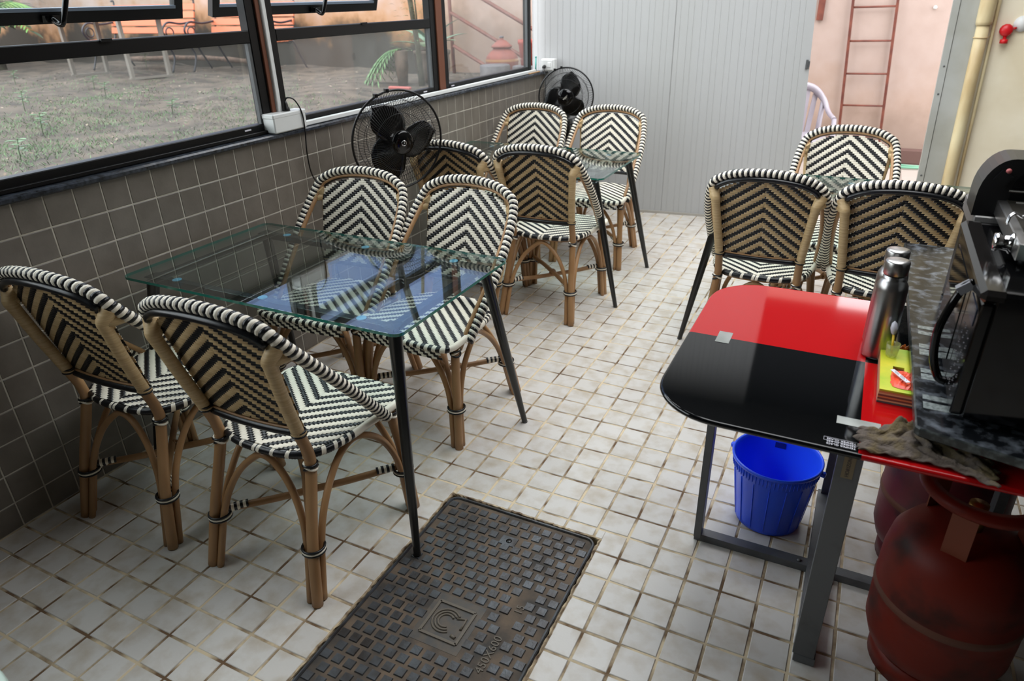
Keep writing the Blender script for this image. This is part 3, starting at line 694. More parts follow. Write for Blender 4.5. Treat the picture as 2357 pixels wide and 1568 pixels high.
for k in range(12):
    a = 2.0+k*.22; rach = [Vector((.12+math.cos(a)*.42*t, math.sin(a)*.3*t, .36+.05*t-.34*t*t)) for t in [i/9 for i in range(10)]]
    m = MB(); m.tube(rach, .003, 4)
    for i in range(1, 10):
        d = (rach[i]-rach[i-1]).normalized(); s = d.cross(Vector((0, 0, 1))).normalized()
        for sg in (-1, 1): leafblade(m, rach[i], s*sg+d, .085, .007, .2, n=2)
    m.build('frond', M_leaf, sp_)
m = MB(); m.lathe([(.05, 0), (.07, .2), (.075, .34), (.07, .35), (.06, .34)], (.12, 0, 0), 16); m.build('pot', M_terra2, sp_)
ur = thing('lidded_urn', 'pink terracotta urn with painted bands and a lid in the right window', 'urn', (-1.47, 6.30, .75))
m = MB(); m.lathe([(.10, 0), (.14, .03), (.175, .12), (.185, .19), (.182, .215), (.165, .25), (.12, .295), (.10, .31), (.10, .33)], n=32, matf=lambda i: 1 if i in (3, ) else 0); m.build('urn_body', [M_terra, M_ochre], ur)
m = MB(); m.lathe([(.115, .33), (.118, .345), (.10, .36), (.05, .40), (.022, .41), (.022, .425)], n=28); m.build('lid', M_terra, ur)
m = MB(); m.lathe([(.016, .42), (.026, .43), (.024, .445), (0, .45)], n=14); m.build('lid_knob', M_stone, ur)
m = MB(); m.lathe([(.15, -.09), (.16, -.08), (.16, .11), (.15, .12), (0, .121)], (-1.30, 5.80, .825), 28); m.build('round_stone', M_stone, None, 'flat grey round stone block in front of the lidded urn', cat='stone')
m = MB(); m.lathe([(.075, 0), (.095, .19), (.105, .20), (.105, .235), (.09, .235), (.082, .2), (0, .18)], (-.825, 5.62, .965), 24); m.build('red_pot', mat('red_clay', (140, 62, 52), .7), None, 'red clay pot with raised rim right of the lidded urn', cat='pot')
m = MB(); m.box(-.95, -.70, 5.50, 5.74, .72, .965, bev=.01); m.build('stone_plinth', M_stone, None, 'low stone block under the red clay pot', cat='stone block')
ra = thing('stair_railing', 'rust pink stair railing sloping down before the pale wall', 'railing', (0, 0, 0))
m = MB(); m.tube([(-2.40, 6.8, .70), (-2.43, 6.8, 2.3)], .022, 8); m.build('post', M_rust, ra)
for (a, b_) in (((-2.41, 6.8, 1.43), (-.60, 6.8, .52)), ((-2.39, 6.8, 1.06), (-1.2, 6.8, .46)), ((-2.42, 6.8, 1.80), (-.5, 6.8, .83))):
    m = MB(); m.tube([a, b_], .022, 8); m.build('rail', M_rust, ra)
m = MB(); m.box(-1.70, -1.14, 5.1, 5.45, .72, .80, bev=.01); m.build('stone_edging', M_stone, None, 'low grey stone kerb outside below the right window', cat='kerb')
m = MB(); m.box(-2.12, -1.86, 5.0, 5.05, .76, .79, bev=.008); m.build('red_brick_strip', mat('pink_red', (150, 76, 70), .7), None, 'pinkish red strip lying before the big planter', cat='brick')

# ================================================================== RATTAN CHAIR
CH = {}
HO = catmull([(-.235, .14, .424), (-.228, -.186, .799), (-.171, -.245, .893), (0, -.262, .921), (.171, -.245, .893), (.228, -.186, .799), (.235, .14, .424)], 12)
# bow the side runs out slightly
HO = [Vector((p.x*(1+.06*math.sin(PI*max(0, min(1, (p.z-.42)/.45)))), p.y, p.z)) for p in HO]
def hoop_mesh():
    P = resample(HO, .0018); m = MB(); band = 6
    def rad(i): return .0158+.0024*math.sin(PI*((i % band)+.0)/band)
    m.tube(P, rad, 10, slant=.004, matf=lambda i: (i//band) % 2); return m.mesh('arched_rim', [M_bstrand, M_cream])
def offset_hoop(r, dy, zmin=.44):
    out = []
    N = len(HO)
    for i, p in enumerate(HO):
        t = (HO[min(i+1, N-1)]-HO[max(i-1, 0)]).normalized(); side = Vector((-p.x, 0, .62-p.z)); side -= t*side.dot(t); side.normalize()
        q = p+side*r+Vector((0, dy, 0)); out.append(q)
    return out
def py_(x, z): return -.138-.018*max(0, 1-(x/.2)**2)-.285*(z-.53)
def hw(z): return .172+.07*(z-.53)      # half width between posts
def ztop(x):
    ax = abs(x); best = .86
    P = [(p.x, p.z) for p in HO if p.x >= 0 and p.z > .7]; P.sort()
    for i in range(len(P)-1):
        if P[i][0] <= ax <= P[i+1][0]:
            t = (ax-P[i][0])/max(1e-6, P[i+1][0]-P[i][0]); best = P[i][1]*(1-t)+P[i+1][1]*t
    return best-.034-ax*ax*.45
def stitch(m, a, b, r, h, fn, mi, th=.0030, back=None):
    """a..b along u, row centre r, height h; fn(u,v,off)->point"""
    if b-a < .003: return
    e = min(.003, (b-a)*.3); hh = h*.53; sl = .002; a -= .0008; b += .0008
    pts = [fn(a, r-hh, 0), fn(b-sl, r-hh, 0), fn(b, r+hh, 0), fn(a+sl, r+hh, 0), fn(a+e, r, th), fn(b-e, r, th), fn(a+e, r, -th), fn(b-e, r, -th)]
    m.add(pts, [(0, 1, 5, 4), (2, 3, 4, 5), (1, 2, 5), (3, 0, 4)], mi, True)
    m.add(pts, [(1, 0, 6, 7), (3, 2, 7, 6), (2, 1, 7), (0, 3, 6)], 2 if (back and mi == 1) else mi, True)
def weave(rows, h, slope, P, duty, lim, fn, sgn, off=0, back=False):
    m = MB(); HP = P/slope
    for k, r in enumerate(rows):
        w0 = lim(r)
        if w0 < .01: continue
        for sd in (-1, 1):
            # phase = (sgn*r + slope*|x| + off)/P ; boundaries at integer and duty
            base = (sgn*r+off)/P; x = 0.0; xs = []
            kk = math.floor(base)
            while True:
                for d_ in (0, duty):
                    xb = (kk+d_-base)*HP
                    if xb > x: xs.append((xb, d_))
                kk += 1
                if (kk-base)*HP > w0+HP: break
            xs.sort(); prev = 0.0; 
            for xb, d_ in xs:
                mi = 1 if d_ == duty else 0    # segment ending at 'duty' is cream
                e = min(xb, w0)
                if e > prev: 
                    a, b_ = (prev if prev > 0 else -.0018), e
                    if sd > 0: stitch(m, a, b_, r, h, fn, mi, back=back)
                    else: stitch(m, -b_, -a, r, h, fn, mi, back=back)
                prev = e
                if xb >= w0: break
    return m
def back_panel_mesh():
    h = .0080; rows = [.537+i*h for i in range(50)]
    def lim(z):
        w0 = hw(z)+.004
        if z > .84:
            # limited by the arch
            x = 0
            while x < w0 and ztop(x) > z: x += .002
            w0 = min(w0, x)
        elif z > ztop(w0): 
            x = w0
            while x > 0 and ztop(x) < z: x -= .002
            w0 = x
        return w0
    rows = [z for z in rows if z < ztop(0)]
    fn = lambda x, z, o: (x, py_(x, z)+o, z)
    return weave(rows, h, .76, .0455, .52, lim, fn, 1, back=True).mesh('back_panel', [M_bstrand, M_cream, M_tan])
SEATP = catmull([(x, y, 0) for x, y in ((0, -.158), (.10, -.148), (.165, -.112), (.198, -.04), (.213, .06), (.226, .18), (.224, .240), (.185, .268), (0, .276), (-.185, .268), (-.224, .240), (-.226, .18), (-.213, .06), (-.198, -.04), (-.165, -.112), (-.10, -.148))], 6, closed=True)
def seat_lim(y):
    xs = []
    N = len(SEATP)
    for i in range(N):
        a, b = SEATP[i], SEATP[(i+1) % N]
        if (a.y-y)*(b.y-y) <= 0 and abs(a.y-b.y) > 1e-7:
            t = (y-a.y)/(b.y-a.y); xs.append(abs(a.x+(b.x-a.x)*t))
    return max(xs) if xs else 0
def seat_mesh():
    h = .0080; rows = [-.152+i*h for i in range(54)]
    zt = lambda x, y: .449+.006*(1-(x/.22)**2)*(1-(y/.25)**2)
    fn = lambda x, y, o: (x, y, zt(x, y)+o)
    m = weave(rows, h, .84, .047, .54, lambda y: seat_lim(y)-.004, fn, -1, off=.003)
    return m.mesh('seat', [M_bstrand, M_cream])
def seat_rim_mesh():
    m = MB(); P = [Vector((p.x, p.y, .438)) for p in SEATP]; P = resample(P+[P[0]], .004)[:-1]
    def mf(i):
        p = P[i]
        if p.y < -.07: return 0 if (i//3) % 4 else 1
        if p.y < .25 and abs(p.x) > .17: return 1 if p.y > -.0 or (i//3) % 2 else 0
        return (i//4) % 2
    m.tube(P, lambda i: .0125+.0012*(i % 2), 8, closed=True, matf=mf, slant=.003)
    for r in range(4):
        z = .402+.0088*r; x = -.205+(.011 if r % 2 else 0)+.003*r; k = r//2
        while x < .195:
            stitch(m, x, x+.021, z, .0088, lambda u, v, o: (u, .281-.25*(abs(u)/.2)**3*.05+o, v), k % 2, .0028); x += .022; k += 1
    P2 = [Vector((p.x*.93, p.y*.93, .424)) for p in SEATP]; m.tube(P2, .008, 6, 2, closed=True)
    return m.mesh('seat_rim', [M_bstrand, M_cream, M_rattan])
def post_path(s):
    return catmull([(s*.205, -.250, 0), (s*.186, -.205, .20), (s*.170, -.146, .40), (s*.168, -.143, .46), (s*.170, -.166, .54), (s*.184, -.210, .68), (s*.198, -.243, .80)], 8)
def fleg_path(s):
    return catmull([(s*.232, .238, 0), (s*.222, .218, .22), (s*.207, .190, .41), (s*.214, .172, .425)], 6)
def tube_mesh(name, paths, mats, n=10):
    m = MB()
    for p in paths:
        pts, r = p[0], p[1]; m.tube(pts, r, n, p[2] if len(p) > 2 else 0)
    return m.mesh(name, mats)
def brace(ax, ay, bx, by, zt=.408, inw=.0):
    """bent cane: foot A up beside the leg, arch under the seat, down to foot B"""
    A = Vector((ax, ay, 0)); B = Vector((bx, by, 0)); d = (B-A).normalized(); q = .026
    def at(s, z, from_a=True):
        t = z/.42; base = (A if from_a else B); top = Vector((base.x*(.82 if base.y < 0 else .90), base.y*(.56 if base.y < 0 else .86), 0))
        p = base.lerp(top, t); return p+(d if from_a else -d)*s+Vector((0, 0, z))
    K = [at(q, .0), at(q, .10), at(q*1.05, .17), at(.040, .25), at(.075, .33), at(.125, .385)]
    L2 = [at(.125, .385, False), at(.075, .33, False), at(.040, .25, False), at(q*1.05, .17, False), at(q, .10, False), at(q, 0, False)]
    mid = (K[-1]+L2[0])/2; mid.z = zt
    return catmull(K+[mid]+L2, 5)
FT = [(-.203, -.248), (.203, -.248), (.232, .238), (-.232, .238)]
def build_chair_proto():
    D = []   # (name, mesh, label)
    D.append(('arched_rim', hoop_mesh(), None))
    inner = offset_hoop(.0215, .004); inner = [Vector((-.214, .172, .40))]+inner[1:-1]+[Vector((.214, .172, .40))]
    rr = [.0095 if p.z < .80 else .0058 for p in inner]
    D.append(('inner_cane', tube_mesh('inner_cane', [(inner, rr)], M_rattan), None))
    top = [p for p in offset_hoop(.024, -.012) if p.z > .835]
    D.append(('top_rail', tube_mesh('top_rail', [(top, .0105)], M_bstrand), 'black wrapped top rail'))
    D.append(('back_panel', back_panel_mesh(), None))
    zb = .527; br = [Vector((x, py_(x, zb)-.008, zb)) for x in [(-.160+.32*i/12) for i in range(13)]]
    m = MB(); m.tube(br, .0125, 10, 0); m.tube([p+Vector((0, -.002, .013)) for p in br], .004, 6, 1)
    D.append(('bottom_rail', m.mesh('bottom_rail', [M_bstrand, M_rattan]), 'black wrapped bottom rail'))
    for s in (-1, 1):
        P = post_path(s); D.append(('leg', tube_mesh('leg', [(P, [.0165]*len(P))], M_rattan), None))
        W = [p for p in P if p.z > .535]; W = resample(W+[Vector((s*.212, -.222, .835))], .004)
        m = MB(); n_ = len(W); m.tube(W, lambda i: .0172+.0008*(i % 2)+.006*max(0, (i/n_-.72)/.28)**1.5, 12, 0)
        # lashing that ties the post to the rim
        m.tube([Vector((s*.197, -.240, .80)), Vector((s*.226, -.19, .80))], [.020, .014], 10, 0)
        for q in range(3): m.ring(P[0].lerp(P[0], 0)+Vector((s*.169-P[0].x, -.163-P[0].y, .532+q*.006)), .019, .0032, (0, 0, 1), 14, 5, 1 if q % 2 == 0 else 0)
        D.append(('back_post_wrap', m.mesh('back_post_wrap', [M_tan, M_bstrand]), 'beige wrapped back post'))
        P = fleg_path(s); D.append(('leg', tube_mesh('leg', [(P, .0165)], M_rattan), None))
    for a, b in ((0, 1), (1, 2), (2, 3), (3, 0)):
        D.append(('brace', tube_mesh('brace', [(brace(*FT[a], *FT[b]), .0108)], M_rattan, 8), None))
    for a, b in ((0, 2), (1, 3)):
        A = Vector((FT[a][0]*.90, FT[a][1]*.82, .185)); B = Vector((FT[b][0]*.93, FT[b][1]*.91, .185)); off = Vector((0, 0, .012 if a else -.008))
        P = catmull([A, A.lerp(B, .3)+off, A.lerp(B, .5)+off, A.lerp(B, .7)+off, B], 6)
        m = MB(); m.tube(P, .0115, 8, 0)
        for (U, V) in ((A, B), (B, A)):
            d = (V-U).normalized(); Q = [U+d*(.03+.0022*i) for i in range(28)]
            m.tube(Q, .0132, 8, 1, matf=lambda i: 1+((i//4) % 2))
        D.append(('stretcher', m.mesh('stretcher', [M_rattan, M_bstrand, M_cream]), None))
    m = MB(); m.ring((0, 0, .187), .017, .0045, (1, .9, 0), 12, 5); m.ring((0, 0, .187), .017, .0045, (1, -.9, 0), 12, 5); D.append(('knot', m.mesh('knot', [M_rattan]), None))
    for k, (x, y) in enumerate(FT):
        m = MB(); c = Vector((x*(.93 if y < 0 else .97), y*(.845 if y < 0 else .95), .168)); inn = Vector((-x, -y, 0)).normalized()*.013
        for q, mi in ((-.0068, 0), (0, 1), (.0068, 0)): m.ring(c+inn+Vector((0, 0, q)), .0325, .0038, (0, 0, 1), 20, 6, mi)
        D.append(('binding', m.mesh('binding', [M_bstrand, M_cream]), None))
        m = MB(); zz = .415 if y < 0 else .40; c = Vector((x*(.83 if y < 0 else .90), y*(.575 if y < 0 else .81), zz))
        m.ring(c, .0195, .0042, (.5, .3, 1), 14, 5, 1); m.ring(c+Vector((0, 0, -.006)), .0195, .0042, (-.5, .2, 1), 14, 5, 0); m.ring(c+Vector((0, 0, .008)), .0195, .004, (0, 0, 1), 14, 5, 0)
        D.append(('lashing', m.mesh('lashing', [M_bstrand, M_cream]), None))
    D.append(('seat', seat_mesh(), None)); D.append(('seat_rim', seat_rim_mesh(), None))
    return D
CHAIR = build_chair_proto()
def chair(x, y, rz, label, group):
    t = thing('rattan_chair', label, 'chair', (x, y, 0), rz, group)
    for n_, me, lb in CHAIR: link(n_, me, t, lb)
    return t
G1, G2, G3 = 'bistro chairs at the near glass table', 'bistro chairs at the far glass table', 'bistro chairs at the right glass table'
chair(.345, .165, math.radians(2.5), 'rattan bistro chair nearest the tiled wall, back turned, at far left', G1)
chair(.935, .185, math.radians(1.5), 'rattan bistro chair in the foreground beside the manhole, back turned', G1)
chair(.430, 1.020, PI+math.radians(3), 'rattan bistro chair facing us behind the near table, beside the standing fan', G1)
chair(.918, 1.045, PI-math.radians(5), 'rattan bistro chair facing us at the aisle end behind the near table', G1)
chair(.420, 2.20, math.radians(0), 'rattan bistro chair with back turned, half hidden behind the near fan', G2)
chair(.893, 2.25, math.radians(1.5), 'rattan bistro chair with back turned at the aisle side of the far table', G2)
chair(.31, 3.06, PI, 'rattan bistro chair facing us in the far corner before the far fan', G2)
chair(.833, 3.13, PI+math.radians(2), 'rattan bistro chair facing us at far table, right of the far fan', G2)
chair(2.008, 2.09, 0, 'rattan bistro chair with back turned behind the red and black table, left of two', G3)
chair(2.508, 2.08, 0, 'rattan bistro chair with back turned behind the steel bottles, right of two', G3)
chair(2.262, 2.78, PI, 'rattan bistro chair facing us in front of the open doorway', G3)

# ================================================================== GLASS TABLES
def round_rect(x0, x1, y0, y1, r, n=5):
    P = []
    for cx, cy, a0 in ((x1-r, y0+r, -90), (x1-r, y1-r, 0), (x0+r, y1-r, 90), (x0+r, y0+r, 180)):
        for i in range(n+1): a = math.radians(a0+90*i/n); P.append((cx+r*math.cos(a), cy+r*math.sin(a)))
    return P
def glass_table(x0, x1, y0, y1, feet, label):
    t = thing('glass_table', label, 'table', ((x0+x1)/2, (y0+y1)/2, 0), 0, 'glass dining tables'); W, D = (x1-x0)/2, (y1-y0)/2; H = .735
    m = MB(); m.prism(round_rect(-W, W, -D, D, .03), H-.0095, H, 0, 1); m.build('glass_top', [M_gtop, M_gedge], t)
    i_ = .075; m = MB(); a, b_ = W-i_, D-i_; z0, z1 = H-.036, H-.013
    for (p, q) in (((-a, -b_), (a, -b_)), ((-a, b_), (a, b_))): m.box(p[0]-.014, q[0]+.014, p[1]-.014, q[1]+.014, z0, z1, bev=.002)
    for s in (-a, a): m.box(s-.014, s+.014, -b_+.014, b_-.014, z0, z1, bev=.002)
    m.build('frame', M_steelblk, t)
    cs = [(a, -b_), (a, b_), (-a, -b_), (-a, b_)]
    for (cx, cy), (fx, fy) in zip(cs, feet):
        fx -= (x0+x1)/2; fy -= (y0+y1)/2; d = Vector((fx-cx, fy-cy)); 
        top = Vector((cx, cy, z0+.004)); bot = Vector((fx, fy, 0.0)); out = Vector((cx, cy, 0)).normalized()*.012
        m = MB(); m.tube([top+out, (top+out).lerp(bot, .02), (top+out).lerp(bot, .6), (top+out).lerp(bot, .985), bot], [.021, .021, .0165, .0115, .0125], 14); m.build('leg', M_steelblk, t)
        m = MB(); m.box(cx-.026, cx+.026, cy-.026, cy+.026, z1-.003, z1+.0008, bev=.001); m.build('corner_bracket', M_blackpl, t)
    for sx_ in (-1, 0, 1):
        for sy_ in (-1, 1):
            m = MB(); m.lathe([(.0155, z1), (.0155, H-.0098)], (sx_*a*.78, sy_*b_, 0), 18); m.build('suction_pad', mat('clear_pad', (130, 196, 230), .25) if 'clear_pad' not in bpy.data.materials else bpy.data.materials['clear_pad'], t)
    return t
glass_table(.10, 1.262, .302, .992, [(1.297, .235), (1.280, 1.065), (.075, .255), (.085, 1.045)], 'glass topped table with black splayed legs at near left, by the wall')
glass_table(.015, 1.168, 2.246, 2.945, [(1.243, 2.335), (1.226, 3.015), (-.0+.05, 2.30), (.05, 2.99)], 'glass topped table at the far end between four chairs')
glass_table(1.733, 2.893, 2.045, 2.715, [(2.93, 2.02), (2.93, 2.78), (1.668, 2.085), (1.68, 2.80)], 'glass topped table on the right before the open doorway')

# ================================================================== FANS
def fan(loc, normal, Rr, height, label, spin, emblem):
    t = thing('standing_fan', label, 'fan', (loc[0], loc[1], 0))
    c = Vector((0, 0, loc[2])); n_ = Vector(normal).normalized(); u = Vector((0, 0, 1)).cross(n_).normalized(); v = n_.cross(u)
    def cage(depth, bulge, name, rings):
        m = MB(); NW = 96
        for k in range(NW):
            a = 2*PI*k/NW; pts = []
            for i in range(7):
                q = i/6; rr = .055+(Rr-.055)*q; z = depth*(1-q**2.6)+bulge*0; aa = a+.25*(1-q)
                pts.append(c+(u*math.cos(aa)+v*math.sin(aa))*rr+n_*z)
            m.tube(pts, .0009, 4, cap=False, smooth=False)
        for q in rings: m.ring(c+n_*(depth*(1-q**2.6)), .055+(Rr-.055)*q, .0014, n_, 48, 5)
        return m.build(name, M_blackpl, t)
    cage(.055, 0, 'front_cage', (.45, .75)); cage(-.075, 0, 'rear_cage', (.45, .75))
    m = MB(); m.ring(c, Rr, .0055, n_, 56, 8)
    for a in (1.75, 2.0): m.obox(c+(u*math.cos(a)+v*math.sin(a))*(Rr+.004), u*.008, v*.008, n_*.012)
    m.build('cage_rim', M_blackpl, t)
    m = MB(); m.lathe([(.058, .044), (.058, .052), (.05, .060), (.03, .064), (0, .065)], c, 28, axis=n_); m.build('hub_cap', M_blackgl, t)
    m = MB()
    if emblem == 'ring':
        m.ring(c+n_*.066, .012, .0018, n_, 20, 5); m.obox(c+n_*.0665-u*.002, u*.0012, v*.007, n_*.0008); m.ring(c+n_*.0665+u*.002+v*.003, .0035, .0012, n_, 12, 5)
    else:
        d = (u*.75+v*.8).normalized(); e = n_.cross(d); m.obox(c+n_*.066, d*.021, e*.0032, n_*.001); m.obox(c+n_*.0665-e*.006, d*.012, e*.002, n_*.001)
    m.build('emblem', M_chrome, t)
    m = MB(); m.lathe([(.032, -.03), (.04, -.01), (.04, .022), (.03, .032), (0, .034)], c, 20, axis=n_)
    for k in range(3):
        a0 = spin+k*2*PI/3
        def bf(i, j, a0=a0):
            r = .030+(Rr*.90-.030)*i; ww = Rr*.45*max(.0, 1-abs((i-.60)/.62 if i < .60 else (i-.60)/.402)**(2.0 if i < .6 else 2.4))**.6+.006; aa = a0+(j-.5)*2*ww/max(r, .06)*.95+.45*i
            return c+(u*math.cos(aa)+v*math.sin(aa))*(r*(1-.12*abs(j-.5)**2*4*i))+n_*((j-.5)*.05*(1-.3*i)-.004)
        m.grid(bf, 12, 8)
    b = m.build('blades', M_blackgl, t); so = b.modifiers.new('thick', 'SOLIDIFY'); so.thickness = .0016
    back = c-n_*.075
    m = MB(); m.lathe([(.0, -.10), (.045, -.09), (.058, -.05), (.058, 0), (.03, .01)], back, 20, axis=n_); m.build('motor_housing', M_blackpl, t)
    base = Vector((back.x-n_.x*.05, back.y-n_.y*.05, 0))
    m = MB(); m.tube([base+Vector((0, 0, .03)), base+Vector((0, 0, height*.55)), base+Vector((0, 0, height*.56)), base+Vector((0, 0, loc[2]-.04))], [.014, .014, .010, .010], 12); m.build('pole', M_blackpl, t)
    m = MB(); m.lathe([(.022, 0), (.026, .03), (.026, .10), (.018, .12)], base+Vector((0, 0, loc[2]-.16)), 14); m.box(base.x-.035, base.x+.035, base.y-.03, base.y+.03, loc[2]-.30, loc[2]-.17, bev=.008); m.build('control_box', M_blackpl, t)
    m = MB(); m.lathe([(.17, 0), (.175, .008), (.165, .02), (.05, .032), (.025, .05), (0, .05)], (base.x, base.y, 0), 36); m.build('base', M_blackpl, t)
    return t
fan((.318, 1.70, .968), (.86, -.50, -.05), .232, .95, 'black standing fan with three blades beside the tiled wall, near one', 1.75, 'ring')
fan((.385, 3.66, .938), (.30, -.93, .06), .192, .95, 'black standing fan in the far corner behind the far chairs', .9, 'bar')

# ================================================================== SOCKETS AND CORDS
so = thing('socket_box', 'white socket box on the sill by the window post, black plug in its top', 'socket', (0, 0, 0))
m = MB(); m.box(-.035, .032, 1.205, 1.408, 1.0615, 1.132, bev=.005); m.build('box_body', M_white, so)
m = MB(); m.box(-.036, .033, 1.202, 1.411, 1.122, 1.142, bev=.004); m.build('cover', M_white, so)
pl = thing('power_plug', 'black plug and cord looping down from the near socket box', 'power cord', (0, 0, 0))
m = MB(); m.lathe([(.017, 1.142), (.017, 1.150), (.012, 1.158), (.010, 1.175), (.005, 1.185)], (.0, 1.322, 0), 14); m.build('plug', M_blackpl, pl)
m = MB(); m.tube(catmull([(0, 1.322, 1.183), (.004, 1.335, 1.196), (.02, 1.36, 1.185), (.036, 1.378, 1.13), (.036, 1.382, 1.05), (.034, 1.375, .95), (.03, 1.39, .85), (.03, 1.44, .76), (.03, 1.47, .62), (.035, 1.46, .4), (.05, 1.5, .15), (.10, 1.6, .008), (.2, 1.72, .006)], 8), .0032, 8); m.build('cord', M_blackpl, pl)
s2 = thing('socket_box', 'white switch socket at the far end of the sill beside the panel wall', 'socket', (0, 0, 0))
m = MB(); m.box(.002, .115, 4.085, 4.135, 1.0625, 1.150, bev=.005); m.box(.005, .10, 4.078, 4.087, 1.07, 1.143, bev=.003); m.build('box_body', M_white, s2)
m = MB(); m.box(.060, .085, 4.074, 4.080, 1.09, 1.125, bev=.002); m.build('switch', M_white, s2)
p2 = thing('power_plug', 'black plug and cord on the far socket running to the far fan', 'power cord', (0, 0, 0))
m = MB(); m.lathe([(.014, 0), (.014, .02), (.007, .035)], (.035, 4.077, 1.095), 12, axis=(.1, -1, -.1)); m.build('plug', M_blackpl, p2)
m = MB(); m.tube(catmull([(.038, 4.045, 1.092), (.055, 4.02, 1.08), (.075, 4.0, 1.03), (.085, 3.98, .9), (.10, 3.9, .5), (.15, 3.85, .05), (.28, 3.8, .008)], 6), .003, 7); m.build('cord', M_blackpl, p2)
m = MB(); m.tube([(-.018, 4.03, 1.062), (-.016, 4.03, 1.162)], [.006, .006], 10); m.lathe([(.0075, 0), (.0075, .008), (0, .010)], (-.016, 4.03, 1.162), 10)
m.build('marker_pen', mat('turquoise_plastic', (90, 190, 180), .4), None, 'turquoise pen standing at the far end of the sill', cat='pen')
m = MB(); m.box(.004, .02, 3.84, 4.03, 1.0605, 1.068, bev=.002)
m.build('wood_stick', mat('pale_wood', (176, 138, 96), .6), None, 'short pale wooden stick lying on the sill end', cat='stick')

# ================================================================== MANHOLE COVER
mc = thing('manhole_cover', 'dark cast iron manhole cover with raised studs set in the floor', 'manhole cover', ((MX0+MX1)/2, (MY0+MY1)/2, 0))
W, D = (MX1-MX0)/2-.008, (MY1-MY0)/2-.008
m = MB(); m.prism(round_rect(-W, W, -D, D, .03), -.025, -.004, 0); m.build('plate', M_dirt, mc)
m = MB(); P = [(x*.985, y*.991, -.002) for x, y in round_rect(-W, W, -D, D, .03)]; m.tube(P, .005, 6, closed=True, smooth=False); m.build('raised_rim', M_iron, mc)
m = MB(); nx = 13; px_ = (2*W-.03)/nx; py2 = .0375
ny = int((2*D-.03)/py2)
for j in range(ny):
    for i in range(nx):
        x = -W+.015+px_*(i+.5)+(px_*.25 if j % 2 else -px_*.25); y = D-.02-py2*(j+.5)
        if abs(x) < .082 and abs(y) < .095: continue
        if abs(x-.01) < .035 and abs(y-.362) < .026: continue
        if .135 < x < .185 and -.20 < y < .19: continue
        if abs(x) > W-.014: continue
        a, h = .0140, .0035; b = .0108; z = -.004; tz = R_.uniform(-.0004, .0004)
        vs = [(x-a, y-a, z), (x+a, y-a, z), (x+a, y+a, z), (x-a, y+a, z), (x-b*1.15, y-b*1.15, z+h+tz), (x+b*1.15, y-b*1.15, z+h+tz), (x+b*1.15, y+b*1.15, z+h), (x-b*1.15, y+b*1.15, z+h)]
        m.add(vs, [(0, 1, 5, 4), (1, 2, 6, 5), (2, 3, 7, 6), (3, 0, 4, 7), (4, 5, 6, 7)])
m.build('raised_studs', M_iron, mc, kind='stuff')
m = MB()
for s in (-1, 1): m.box(s*.058-.004, s*.058+.004, -.058, .058, -.006, .0005); m.box(-.058, .058, s*.058-.004, s*.058+.004, -.006, .0005)
arc = [(.030*math.cos(a), .030*math.sin(a)) for a in [math.radians(60+i*15) for i in range(17)]]
for r in (.040, .031, .022):
    m.tube([(-.008+r*math.cos(a), .002+r*math.sin(a), -.0025) for a in [math.radians(40+i*14) for i in range(20)]], .0032, 6)
m.tube([(.018, .02, -.0025), (.044, .028, -.0025), (.046, -.01, -.0025)], .004, 6); m.tube([(.03, -.036, -.0025), (.046, -.04, -.0025)], .005, 6)
m.build('emblem', M_letter, mc)
m = MB(); m.box(-.078, .078, -.088, .088, -.006, -.0033); m.build('emblem_plate', M_iron2, mc)
for txt, x, y in (('450X600', .155, -.045), ('15', .165, .125)):
    o = link('cast_lettering', text_mesh(txt, .034, .0016), mc, loc=(x, y, -.003)); o.rotation_euler = (0, 0, PI/2); o.data.materials.clear(); o.data.materials.append(M_letter)
m = MB(); m.box(.01-.028, .01+.028, .362-.02, .362+.02, -.006, -.0015, bev=.001); m.lathe([(.010, -.0014), (.010, -.001), (0, -.001)], (.012, .362, 0), 14, mi=1); m.build('key_hole', [M_iron, M_blackpl], mc)

# ================================================================== RED AND BLACK TABLE
TZ = .735
rt = thing('red_black_table', 'red and black chequered glass table with rounded corners on grey steel legs', 'table', (2.43, .655, 0))
full = round_rect(-.437, .437, -.424, .424, .15, 6)
def clip(poly, ax, sgn):
    out = []
    for i in range(len(poly)):
        a, b = poly[i], poly[(i+1) % len(poly)]; da, db = a[ax]*sgn, b[ax]*sgn
        if da >= 0: out.append(a)
        if (da >= 0) != (db >= 0):
            t = da/(da-db); out.append((a[0]+(b[0]-a[0])*t, a[1]+(b[1]-a[1])*t))
    return out
for sx_, sy_, mm, lb in ((-1, 1, M_red, 'red glass quarter'), (1, -1, M_red, 'red glass quarter'), (-1, -1, M_tblack, 'black glass quarter'), (1, 1, M_tblack, 'black glass quarter')):
    q = clip(clip(full, 0, sx_), 1, sy_); m = MB(); m.prism(q, TZ-.009, TZ, 0); m.build('glass_quarter', mm, rt, lb)
m = MB(); P = resample([Vector((x*.999, y*.999, TZ-.0065)) for x, y in full+[full[0]]], .02)[:-1]; m.tube(P, .0072, 6, closed=True, matf=lambda i: 1 if P[i][0]*P[i][1] < 0 or (P[i][0] > .2 and P[i][1] < 0) else 0); m.build('glass_edge', [M_tblack, M_red], rt)
for (x, y, a, b_) in ((-.347, 0, .018, .035), (.347, 0, .018, .035), (-.004, -.308, .043, .016)):
    m = MB(); m.box(x-a, x+a, y-b_, y+b_, TZ, TZ+.0008); m.build('mirror_inlay', M_mirror, rt)
m = MB()
for (x0, x1, y0, y1) in ((-.067, .001, -.4005, -.4000), (-.067, .001, -.3880, -.3875), (-.067, -.0665, -.4005, -.3875), (.0005, .001, -.4005, -.3875)): m.box(x0, x1, y0, y1, TZ, TZ+.0004)
m.build('print_border', M_paper, rt)
